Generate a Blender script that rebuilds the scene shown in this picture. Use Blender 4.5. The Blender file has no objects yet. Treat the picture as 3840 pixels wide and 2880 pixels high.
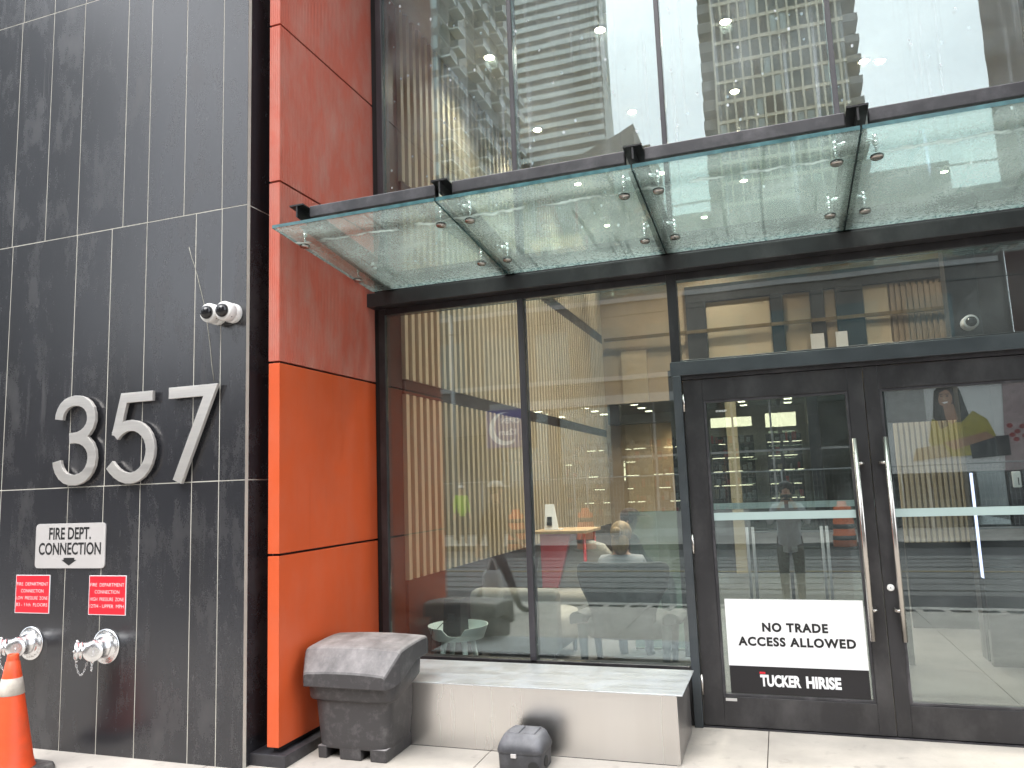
import bpy, bmesh, math, random
from mathutils import Vector, Matrix
random.seed(7)
S = bpy.context.scene
COL = S.collection
R = math.radians

# ------------------------------------------------------------------ camera
def cam_axes(yaw, pit, rol):
    f = Vector((math.sin(yaw)*math.cos(pit), math.cos(yaw)*math.cos(pit), math.sin(pit)))
    r = Vector((math.cos(yaw), -math.sin(yaw), 0)); d = f.cross(r)
    c, s = math.cos(rol), math.sin(rol)
    return c*r+s*d, -s*r+c*d, f
r_, d_, f_ = cam_axes(-0.330424584, 0.130362589, 0.0369753200)
cd = bpy.data.cameras.new('camera'); cam = bpy.data.objects.new('camera', cd); COL.objects.link(cam)
cd.sensor_fit = 'HORIZONTAL'; cd.sensor_width = 36.0; cd.lens = 2889.469/3840*36.0
cd.clip_start = 0.05; cd.clip_end = 2000
cam.matrix_world = Matrix(((r_.x, -d_.x, -f_.x, 0), (r_.y, -d_.y, -f_.y, 0), (r_.z, -d_.z, -f_.z, 1.6), (0, 0, 0, 1)))
S.camera = cam

# ------------------------------------------------------------------ sky, sun, exposure
W = bpy.data.worlds.new('World'); S.world = W; W.use_nodes = True
SUN_EL, SUN_AZ = R(54), R(188)
def build_world():
    nt = W.node_tree; N = nt.nodes; L = nt.links
    N.clear()
    out = N.new('ShaderNodeOutputWorld'); bg = N.new('ShaderNodeBackground'); sky = N.new('ShaderNodeTexSky')
    sky.sky_type = 'NISHITA'; sky.sun_disc = False; sky.sun_elevation = SUN_EL; sky.sun_rotation = SUN_AZ
    sky.dust_density = 4.0; sky.air_density = 1.0
    # overcast: the blue is taken out and a soft cloud cover laid over it
    hs = N.new('ShaderNodeHueSaturation'); hs.inputs['Saturation'].default_value = 0.16
    L.new(sky.outputs[0], hs.inputs['Color'])
    tc = N.new('ShaderNodeTexCoord'); mp = N.new('ShaderNodeMapping'); mp.inputs['Scale'].default_value = (1.4, 1.4, 3.2)
    nz = N.new('ShaderNodeTexNoise'); nz.inputs['Scale'].default_value = 2.2; nz.inputs['Detail'].default_value = 5
    L.new(tc.outputs['Generated'], mp.inputs[0]); L.new(mp.outputs[0], nz.inputs['Vector'])
    cr = N.new('ShaderNodeValToRGB'); cr.color_ramp.elements[0].position = .3; cr.color_ramp.elements[1].position = .7
    cr.color_ramp.elements[0].color = (6.6, 7.1, 7.8, 1); cr.color_ramp.elements[1].color = (10.0, 10.4, 11.0, 1)
    L.new(nz.outputs['Fac'], cr.inputs[0])
    mx = N.new('ShaderNodeMixRGB'); mx.inputs[0].default_value = .75
    L.new(hs.outputs[0], mx.inputs[1]); L.new(cr.outputs[0], mx.inputs[2])
    L.new(mx.outputs[0], bg.inputs[0]); bg.inputs[1].default_value = 0.15
    L.new(bg.outputs[0], out.inputs[0])
build_world()
sd = bpy.data.lights.new('sun', 'SUN'); sun = bpy.data.objects.new('sun', sd); COL.objects.link(sun)
sd.energy = 1.5; sd.angle = R(38); sd.color = (1, .975, .945)
sun.rotation_euler = (R(36), 0, R(-8))
S.view_settings.view_transform = 'Standard'; S.view_settings.look = 'None'
S.view_settings.exposure = 1.5; S.view_settings.gamma = 1.0
S.render.engine = 'CYCLES'
S.cycles.max_bounces = 10; S.cycles.transparent_max_bounces = 24; S.cycles.glossy_bounces = 6
S.cycles.diffuse_bounces = 4; S.cycles.transmission_bounces = 6
S.cycles.sample_clamp_indirect = 6.0; S.cycles.caustics_reflective = False; S.cycles.caustics_refractive = False

# ------------------------------------------------------------------ materials
class NT:
    def __init__(self, name):
        self.m = bpy.data.materials.new(name); self.m.use_nodes = True
        self.t = self.m.node_tree; self.t.nodes.clear()
        self.out = self.n('ShaderNodeOutputMaterial')
    def n(self, t, **kw):
        x = self.t.nodes.new(t)
        for k, v in kw.items(): setattr(x, k, v)
        return x
    def l(self, a, b): self.t.links.new(a, b)
    def coords(self, scale=(1, 1, 1)):
        tc = self.n('ShaderNodeTexCoord'); mp = self.n('ShaderNodeMapping'); mp.inputs['Scale'].default_value = scale
        self.l(tc.outputs['Object'], mp.inputs[0]); return mp.outputs[0]
    def noise(self, vec, scale, detail=6, rough=.55):
        x = self.n('ShaderNodeTexNoise'); x.inputs['Scale'].default_value = scale; x.inputs['Detail'].default_value = detail
        x.inputs['Roughness'].default_value = rough; self.l(vec, x.inputs['Vector']); return x.outputs['Fac']
    def ramp(self, fac, p0, p1, v0=0.0, v1=1.0):
        x = self.n('ShaderNodeMapRange'); x.inputs[1].default_value = p0; x.inputs[2].default_value = p1
        x.inputs[3].default_value = v0; x.inputs[4].default_value = v1; x.clamp = True
        self.l(fac, x.inputs[0]); return x.outputs[0]
    def math(self, op, a, b=None, clamp=False):
        x = self.n('ShaderNodeMath', operation=op); x.use_clamp = clamp
        for i, v in enumerate((a, b)):
            if v is None: continue
            if isinstance(v, (int, float)): x.inputs[i].default_value = v
            else: self.l(v, x.inputs[i])
        return x.outputs[0]
    def mix(self, fac, a, b):
        x = self.n('ShaderNodeMixRGB')
        for i, v in ((0, fac), (1, a), (2, b)):
            if isinstance(v, (int, float)): x.inputs[i].default_value = v
            elif isinstance(v, tuple): x.inputs[i].default_value = (*v, 1)
            else: self.l(v, x.inputs[i])
        return x.outputs[0]
    def bsdf(self, color, rough=.5, metal=0, spec=.5, bump=None, bump_d=.002):
        b = self.n('ShaderNodeBsdfPrincipled')
        for k, v in (('Base Color', color), ('Roughness', rough), ('Metallic', metal), ('Specular IOR Level', spec)):
            if isinstance(v, tuple): b.inputs[k].default_value = (*v, 1)
            elif isinstance(v, (int, float)): b.inputs[k].default_value = v
            else: self.l(v, b.inputs[k])
        if bump is not None:
            bp = self.n('ShaderNodeBump'); bp.inputs['Distance'].default_value = bump_d; bp.inputs['Strength'].default_value = 1
            self.l(bump, bp.inputs['Height']); self.l(bp.outputs[0], b.inputs['Normal'])
        return b.outputs[0]
    def done(self, sh): self.l(sh, self.out.inputs[0]); return self.m

def plain(name, c, rough=.5, metal=0, var=.15, scale=6.0, dust=None, dust_amt=0.0, stretch=(1, 1, 1), bump=0.0, bscale=60, spec=.5):
    """a surface with slight colour variation, optional dust/scuffs and fine bump"""
    t = NT(name); v = t.coords(stretch)
    n1 = t.noise(v, scale)
    dark = tuple(max(0, x*(1-var)) for x in c); lite = tuple(min(1, x*(1+var)) for x in c)
    col = t.mix(t.ramp(n1, .3, .7), dark, lite)
    rg = t.ramp(n1, .3, .7, max(.02, rough-.07), min(1, rough+.07))
    if dust:
        n2 = t.noise(v, scale*.6, 9, .68)
        f = t.math('MULTIPLY', t.ramp(n2, .48, .72), dust_amt)
        col = t.mix(f, col, dust)
    h = t.noise(t.coords(), bscale, 4) if bump else None
    return t.done(t.bsdf(col, rg, metal, spec, h, bump))

def emit(name, c, s):
    t = NT(name); e = t.n('ShaderNodeEmission'); e.inputs[0].default_value = (*c, 1); e.inputs[1].default_value = s
    return t.done(e.outputs[0])

def schlick(t, r0, normal=None):
    g = t.n('ShaderNodeNewGeometry'); d = t.n('ShaderNodeVectorMath', operation='DOT_PRODUCT')
    t.l(g.outputs['Incoming'], d.inputs[0]); t.l(g.outputs['Normal'], d.inputs[1])
    c = t.math('ABSOLUTE', d.outputs['Value'])
    p = t.math('POWER', t.math('SUBTRACT', 1.0, c, True), 5.0)
    return t.math('ADD', r0, t.math('MULTIPLY', p, 1-r0), True)

def glass(name, r0=.07, tint=(.93, .96, .94), dirt_veil=0.0, streak=0.0, specks=0.0, wave=0.0, seed=0.0):
    t = NT(name)
    tr = t.n('ShaderNodeBsdfTransparent'); tr.inputs[0].default_value = (*tint, 1)
    gl = t.n('ShaderNodeBsdfGlossy'); gl.inputs['Roughness'].default_value = 0.0; gl.inputs[0].default_value = (.90, .98, .97, 1)
    if wave:
        h = t.noise(t.coords((1.0, 1.0, .9)), 1.3, 2); bp = t.n('ShaderNodeBump'); bp.inputs['Distance'].default_value = wave
        bp.inputs['Strength'].default_value = 1; t.l(h, bp.inputs['Height']); t.l(bp.outputs[0], gl.inputs['Normal'])
    mx = t.n('ShaderNodeMixShader'); t.l(schlick(t, r0), mx.inputs[0]); t.l(tr.outputs[0], mx.inputs[1]); t.l(gl.outputs[0], mx.inputs[2])
    sh = mx.outputs[0]
    if dirt_veil or streak or specks:
        f = None
        v = t.coords()
        base = t.math('MULTIPLY', t.ramp(t.noise(v, 2.1, 6), .35, .75), dirt_veil); f = base
        if streak:
            vs = t.coords((22, 1, .35)); s1 = t.ramp(t.noise(vs, 1.0, 5, .6), .56, .8)
            big = t.ramp(t.noise(t.coords((1.2, 1, .5)), 1.6, 3), .38, .66)
            f = t.math('ADD', f, t.math('MULTIPLY', t.math('MULTIPLY', s1, big), streak))
        if specks:
            vo = t.n('ShaderNodeTexVoronoi'); vo.inputs['Scale'].default_value = 11.0; t.l(t.coords((1, 1, .75)), vo.inputs['Vector'])
            dot = t.ramp(vo.outputs['Distance'], .07, .12, 1.0, 0.0)
            keep = t.n('ShaderNodeSeparateColor'); t.l(vo.outputs['Color'], keep.inputs[0])
            f = t.math('ADD', f, t.math('MULTIPLY', t.math('MULTIPLY', dot, t.ramp(keep.outputs[0], .45, .5)), specks))
        f = t.math('MINIMUM', f, .9)
        df = t.n('ShaderNodeBsdfDiffuse'); df.inputs[0].default_value = (.63, .67, .69, 1)
        m2 = t.n('ShaderNodeMixShader'); t.l(f, m2.inputs[0]); t.l(sh, m2.inputs[1]); t.l(df.outputs[0], m2.inputs[2]); sh = m2.outputs[0]
    return t.done(sh)

def canopy_glass():
    t = NT('canopy_glass')
    tr = t.n('ShaderNodeBsdfTransparent'); tr.inputs[0].default_value = (.80, .94, .89, 1)
    gl = t.n('ShaderNodeBsdfGlossy'); gl.inputs['Roughness'].default_value = .02; gl.inputs[0].default_value = (.9, 1, .96, 1)
    mx = t.n('ShaderNodeMixShader'); t.l(schlick(t, .045), mx.inputs[0]); t.l(tr.outputs[0], mx.inputs[1]); t.l(gl.outputs[0], mx.inputs[2])
    v = t.coords()
    cloud = t.ramp(t.noise(v, 3.0, 6, .6), .3, .75, .17, .34)
    fine = t.ramp(t.noise(t.coords((1, .8, 1)), 95, 4, .7), .42, .70, -.04, .14)
    big = t.ramp(t.noise(v, 9.0, 4), .35, .65, .25, 1)
    f = t.math('ADD', cloud, t.math('MULTIPLY', fine, big))
    # dirt washed to the low back edge and one dried water line near the front
    sx = t.n('ShaderNodeSeparateXYZ'); t.l(v, sx.inputs[0])
    wob = t.math('MULTIPLY', t.math('SUBTRACT', t.noise(v, 7, 4), .5), .12)
    yy = t.math('ADD', sx.outputs[1], wob)
    back = t.ramp(yy, 1.08, 1.27, 0, .24)
    line = t.math('MULTIPLY', t.ramp(t.math('ABSOLUTE', t.math('SUBTRACT', yy, .27)), .006, .02, .6, 0), t.ramp(t.noise(v, 6, 4), .4, .6))
    f = t.math('ADD', f, t.math('ADD', t.math('MULTIPLY', back, t.ramp(t.noise(v, 40, 4), .4, .6)), line))
    runs = t.math('MULTIPLY', t.ramp(t.noise(t.coords((9, .5, 1)), 1.5, 4), .60, .64), -.12)
    f = t.math('MAXIMUM', t.math('MINIMUM', t.math('ADD', f, runs), .85), .05)
    tl = t.n('ShaderNodeBsdfTranslucent'); tl.inputs[0].default_value = (.76, .88, .82, 1)
    df = t.n('ShaderNodeBsdfDiffuse'); df.inputs[0].default_value = (.54, .64, .58, 1)
    dm = t.n('ShaderNodeMixShader'); dm.inputs[0].default_value = .35; t.l(tl.outputs[0], dm.inputs[1]); t.l(df.outputs[0], dm.inputs[2])
    m2 = t.n('ShaderNodeMixShader'); t.l(f, m2.inputs[0]); t.l(mx.outputs[0], m2.inputs[1]); t.l(dm.outputs[0], m2.inputs[2])
    return t.done(m2.outputs[0])

def stone_mat():
    t = NT('black_stone'); v = t.coords()
    n1 = t.noise(v, 120, 5, .6)
    col = t.mix(t.ramp(n1, .3, .72), (.011, .011, .0125), (.023, .023, .026))
    tone = t.ramp(t.noise(t.coords((1.6, 1, .45)), 1.3, 3), .35, .65, 0, .55)
    col = t.mix(tone, col, (.030, .031, .037))
    isl = t.n('ShaderNodeNewGeometry'); col = t.mix(t.ramp(isl.outputs['Random Per Island'], 0, 1, 0, .5), col, (.020, .021, .026))
    # lime streaks and wiped patches, thin
    s = t.math('MULTIPLY', t.ramp(t.noise(t.coords((11, 1, .7)), 1.1, 7, .62), .52, .80), t.ramp(t.noise(v, .9, 3), .50, .70))
    p = t.math('MULTIPLY', t.ramp(t.noise(t.coords((1.8, 1, .8)), 2.4, 10, .70), .50, .78), .62)
    f = t.math('MULTIPLY', t.math('MAXIMUM', s, p), .36)
    col = t.mix(f, col, (.20, .19, .185))
    sc = t.ramp(t.noise(t.coords((60, 1, 9)), 1.0, 2, .4), .75, .78, 0, .2)
    col = t.mix(sc, col, (.3, .29, .28))
    # dried runs below things fixed to the wall are caught by fine vertical streaks
    rn = t.math('MULTIPLY', t.ramp(t.noise(t.coords((70, 1, .5)), 1.0, 3, .5), .62, .74), t.ramp(t.noise(t.coords((1.6, 1, .9)), 1.0, 2), .56, .68))
    col = t.mix(t.math('MULTIPLY', rn, .30), col, (.22, .21, .20))
    rg = t.math('ADD', t.ramp(n1, .3, .7, .22, .27), t.math('MULTIPLY', f, .8))
    return t.done(t.bsdf(col, rg, 0, .75, n1, .00006))

def orange_mat(name, c, dusty):
    t = NT(name); v = t.coords()
    n1 = t.noise(v, 3.2, 6)
    col = t.mix(t.ramp(n1, .3, .7), tuple(x*.9 for x in c), c)
    f = t.math('MULTIPLY', t.ramp(t.noise(t.coords((1, 1.3, .6)), 3.6, 8, .65), .42, .75), dusty)
    col = t.mix(f, col, (.46, .33, .28))
    run = t.math('MULTIPLY', t.ramp(t.noise(t.coords((1, 24, .5)), 1.0, 4, .55), .58, .76), t.ramp(t.noise(v, 1.5, 2), .45, .65))
    col = t.mix(t.math('MULTIPLY', run, .28), col, tuple(x*.45 for x in c))
    return t.done(t.bsdf(col, t.ramp(n1, .3, .7, .38, .52), 0, .4))

def concrete_mat(name, c, var=.18, stain=.25):
    t = NT(name); v = t.coords()
    n1 = t.noise(v, 1.7, 8, .62); n2 = t.noise(v, 60, 5, .7)
    col = t.mix(t.ramp(n1, .3, .7), tuple(x*(1-var) for x in c), tuple(min(1, x*(1+var*.6)) for x in c))
    col = t.mix(t.ramp(n2, .3, .75, .0, .35), col, tuple(x*.8 for x in c))
    vo = t.n('ShaderNodeTexVoronoi'); vo.inputs['Scale'].default_value = 3.2; t.l(v, vo.inputs['Vector'])
    sp = t.n('ShaderNodeSeparateColor'); t.l(vo.outputs['Color'], sp.inputs[0])
    gum = t.math('MULTIPLY', t.ramp(vo.outputs['Distance'], .05, .075, 1, 0), t.ramp(sp.outputs[0], .62, .66))
    st = t.math('MAXIMUM', t.math('MULTIPLY', t.ramp(t.noise(v, 6.5, 7, .6), .60, .72), stain), t.math('MULTIPLY', gum, stain))
    col = t.mix(st, col, tuple(x*.45 for x in c))
    return t.done(t.bsdf(col, .8, 0, .3, n2, .0008))

def wood_mat(name, c):
    t = NT(name); vs = t.coords((18, 18, .6)); n = t.noise(vs, 1.0, 6, .6)
    col = t.mix(t.ramp(n, .3, .7), tuple(x*.78 for x in c), c)
    return t.done(t.bsdf(col, .5, 0, .4))

def steel_mat(name, c, rough, stretch, stain=None, amt=0.0, base_metal=1.0):
    t = NT(name); n = t.noise(t.coords(stretch), 1.0, 4, .6)
    col = t.mix(t.ramp(n, .3, .7), tuple(x*.9 for x in c), c)
    rg = t.ramp(n, .3, .7, rough-.05, rough+.06)
    metal = base_metal
    if stain:
        f = t.math('MULTIPLY', t.ramp(t.noise(t.coords((1, 1, 1)), 5.0, 9, .68), .42, .68), amt)
        col = t.mix(f, col, stain); metal = t.math('SUBTRACT', base_metal, t.math('MULTIPLY', f, .6), True)
    return t.done(t.bsdf(col, rg, metal, .5))

def plastic_dusty(name, c, dust, amt, rough=.5):
    """moulded plastic with road dust lying on the faces that look up"""
    t = NT(name); v = t.coords()
    g = t.n('ShaderNodeNewGeometry'); sx = t.n('ShaderNodeSeparateXYZ'); t.l(g.outputs['Normal'], sx.inputs[0])
    up = t.ramp(sx.outputs[2], .15, .85)
    n = t.noise(t.coords((1.3, .8, 1)), 5.5, 9, .66)
    f = t.math('MULTIPLY', t.math('ADD', t.math('MULTIPLY', up, t.ramp(n, .30, .72, .15, 1)), t.ramp(t.noise(v, 16, 8, .7), .5, .8, .05, .32)), amt, True)
    col = t.mix(f, c, dust)
    return t.done(t.bsdf(col, t.math('ADD', rough, t.math('MULTIPLY', f, .3)), 0, .45, t.noise(v, 180, 3), .0006))

M = {}
M['stone'] = stone_mat()
M['grout'] = concrete_mat('grout', (.54, .52, .46), .25, .3)
M['crack'] = plain('crack_line', (.34, .33, .28), .8)
M['orange'] = orange_mat('orange_sheet', (.62, .096, .026), .09)
M['orange_rib'] = orange_mat('orange_ribbed_sheet', (.52, .125, .080), .50)
M['black'] = plain('black_void', (.006, .006, .007), .6)
M['frame'] = plain('charcoal_frame', (.022, .021, .023), .36, 0, .2, 5, (.18, .17, .17), .22, (1, 1, .6))
M['frame_blue'] = plain('slate_frame', (.040, .047, .053), .38, 0, .15, 5, (.16, .16, .16), .15)
M['frame_mull'] = plain('dusty_mullion', (.045, .042, .048), .34, 0, .15, 5, (.16, .15, .16), .35, (1, 1, .3))
M['steel_dark'] = plain('dark_steel', (.030, .029, .033), .42, 0, .25, 9, (.15, .14, .15), .5)
M['beam_black'] = plain('black_steel', (.010, .010, .011), .4, 0, .2, 9, (.10, .10, .10), .2)
M['zinc'] = steel_mat('brushed_nickel', (.80, .76, .71), .40, (2, 2, 60))
M['nickel_side'] = steel_mat('polished_return', (.74, .70, .66), .34, (3, 3, 3), None, 0, .55)
M['chrome'] = steel_mat('polished_chrome', (.86, .86, .86), .24, (4, 4, 4))
M['handle'] = steel_mat('brushed_handle', (.62, .58, .54), .26, (40, 40, 1))
M['bench_top'] = steel_mat('stained_steel_top', (.64, .66, .68), .34, (2, 30, 2), (.40, .43, .46), 1.0, .7)
M['bench_side'] = steel_mat('brushed_steel_side', (.72, .705, .69), .28, (3, 1, .3))
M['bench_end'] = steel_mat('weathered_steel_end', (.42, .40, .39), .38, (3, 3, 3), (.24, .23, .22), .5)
M['bin'] = plastic_dusty('grit_bin_plastic', (.033, .031, .033), (.34, .32, .32), .9, .42)
M['bait'] = plastic_dusty('bait_box_plastic', (.034, .035, .040), (.33, .33, .36), .6, .42)
M['sidewalk'] = concrete_mat('sidewalk_concrete', (.47, .43, .385), .22, .40)
M['joint'] = plain('joint_dark', (.10, .09, .085), .9)
M['kerb'] = concrete_mat('kerb_concrete', (.42, .40, .37))
M['asphalt'] = concrete_mat('asphalt', (.065, .064, .065), .2, .3)
M['track_slab'] = concrete_mat('track_slab', (.17, .165, .16), .2, .3)
M['rail'] = plain('worn_rail', (.05, .045, .042), .3, .8)
M['yellow_paint'] = plain('yellow_paint', (.26, .19, .07), .6, 0, .3, 9)
M['white'] = plain('white_plastic', (.78, .77, .75), .4, 0, .05)
M['dome'] = plain('smoked_dome', (.012, .012, .014), .06, 0, .05)
M['lens'] = plain('dark_rubber', (.012, .012, .012), .6)
M['sign_silver'] = plain('silver_sign', (.50, .48, .47), .38, .1, .04, 3)
M['ink'] = plain('black_ink', (.010, .010, .011), .5)
M['sign_red'] = plain('red_sign', (.70, .012, .028), .4, 0, .05)
M['sign_white'] = plain('white_sign_board', (.80, .79, .81), .45, 0, .02, 2)
M['sign_black'] = plain('black_sign_band', (.012, .011, .013), .45)
M['red_tab'] = plain('red_tab', (.62, .02, .035), .5)
M['cone'] = plain('cone_orange', (.78, .085, .022), .48, 0, .15, 6, (.30, .12, .08), .45)
M['cone_band'] = plain('cone_reflective', (.58, .53, .46), .45, 0, .25, 9, (.25, .20, .16), .6)
M['cone_base'] = plain('cone_base', (.06, .055, .055), .7, 0, .2, 9, (.3, .28, .26), .6)
M['glass_low'] = glass('shop_glass', .14, (.90, .94, .93), .045, .04, 0, .0004)  # dirt layer raised here as a painted grey veil over the panes
M['glass_up'] = glass('upper_glass', .135, (.82, .90, .91), .13, .60, .9, .0005)
M['glass_far'] = glass('far_glass', .06, (.85, .9, .9))
M['film'] = plain('frosted_film', (.40, .50, .49), .35, 0, .06, 3)
M['canopy'] = canopy_glass()
M['canopy_edge'] = plain('canopy_glass_edge', (.055, .135, .145), .2, 0, .35, 14)
M['nickel_disc'] = steel_mat('fitting_disc', (.50, .46, .43), .28, (5, 5, 5))
M['slat'] = wood_mat('oak_slat', (.52, .425, .29))
M['slat_back'] = wood_mat('oak_backing', (.27, .195, .125))
M['maroon'] = plain('maroon_panel', (.015, .0075, .007), .38, 0, .12, 3)
M['tan'] = plain('tan_panel', (.36, .27, .17), .45, 0, .08, 2)
M['tan_pale'] = plain('pale_tan_panel', (.44, .35, .23), .45, 0, .06, 2)
M['cream'] = plain('cream_ceiling', (.80, .77, .70), .7, 0, .03)
M['dark_panel'] = plain('dark_panel', (.022, .022, .024), .35)
M['inner_floor'] = concrete_mat('lobby_floor', (.11, .105, .10), .12, .1)
M['upholstery'] = plain('grey_felt', (.075, .08, .078), .9, 0, .15, 30)
M['sofa'] = plain('cream_felt', (.27, .25, .21), .9, 0, .08, 30)
M['mint'] = plain('mint_lacquer', (.72, .82, .78), .4, 0, .04)
M['red_desk'] = plain('red_lacquer', (.48, .028, .032), .35, 0, .05)
M['oak_top'] = wood_mat('oak_top', (.60, .42, .24))
M['lamp'] = emit('downlight_glow', (1, .80, .52), 34)
M['led'] = emit('cool_led', (.62, .68, 1), 1.0)
M['brass'] = plain('brass_rail', (.20, .14, .07), .35, .7)
M['brick'] = plain('brown_brick', (.10, .088, .080), .85, 0, .25, 3)
M['brick_red'] = plain('dark_red_brick', (.050, .020, .017), .85, 0, .25, 3)
M['tower_grey'] = plain('grey_precast', (.24, .235, .225), .8, 0, .2, .6)
M['tower_beige'] = plain('beige_precast', (.86, .77, .60), .8, 0, .1, .4)
M['tower_white'] = plain('white_spandrel', (.78, .83, .78), .6, 0, .08, .3)
M['tower_glass'] = plain('tower_glass', (.075, .105, .11), .18, 0, .5, .35)
M['tower_dark'] = plain('tower_dark_band', (.055, .048, .042), .4, 0, .35, .3)
M['pale_win'] = plain('pale_window', (.42, .50, .49), .3, 0, .3, .3)
M['fascia_grey'] = plain('grey_fascia', (.30, .29, .28), .6)
M['shop_wall'] = plain('shop_wall', (.40, .36, .28), .6)
M['light_box'] = emit('light_box', (1, .84, .56), 2.4)
M['shop_lamp'] = emit('shop_lamp', (1, .86, .60), 6)
M['sign_blue'] = plain('indigo_sign', (.05, .045, .22), .4)
M['moon'] = plain('moon_white', (.72, .70, .74), .5)
M['poster_bg'] = plain('poster_grey', (.62, .60, .58), .4, 0, .1, .6)
M['poster_pink'] = plain('poster_pink', (.30, .22, .22), .4)
M['poster_red'] = plain('poster_red', (.22, .02, .02), .4)
M['skin_d'] = plain('brown_skin', (.30, .155, .10), .5)
M['hair_d'] = plain('black_hair', (.012, .010, .010), .6)
M['yellow_top'] = plain('mustard_cloth', (.32, .26, .045), .7)
M['barrel'] = plain('barrel_orange', (.62, .12, .02), .5)
M['barrel_dark'] = plain('barrel_black', (.02, .02, .02), .5)
M['skin'] = plain('skin', (.50, .29, .20), .5, 0, .08, 20)
M['hair_blond'] = plain('blond_hair', (.36, .24, .12), .6, 0, .3, 40, None, 0, (1, 1, .2))
M['hair_white'] = plain('white_hair', (.62, .60, .57), .7, 0, .1, 30)
M['cloth_dark'] = plain('dark_cloth', (.022, .018, .020), .85, 0, .2, 20)
M['cloth_navy'] = plain('navy_cloth', (.020, .022, .035), .85, 0, .2, 20)
M['cloth_brown'] = plain('brown_cloth', (.055, .035, .026), .85, 0, .2, 20)
M['cloth_white'] = plain('white_cloth', (.62, .60, .57), .85, 0, .08, 20)
M['cloth_grey'] = plain('pale_grey_cloth', (.36, .36, .37), .85, 0, .1, 20)
M['hivis'] = plain('hi_vis_cloth', (.36, .60, .03), .7, 0, .1, 10)
M['shoe'] = plain('dark_shoe', (.02, .02, .02), .5)
M['wire'] = plain('black_wire', (.01, .01, .01), .5)
M['pole'] = plain('galvanised_pole', (.30, .31, .31), .45, .3)

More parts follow.
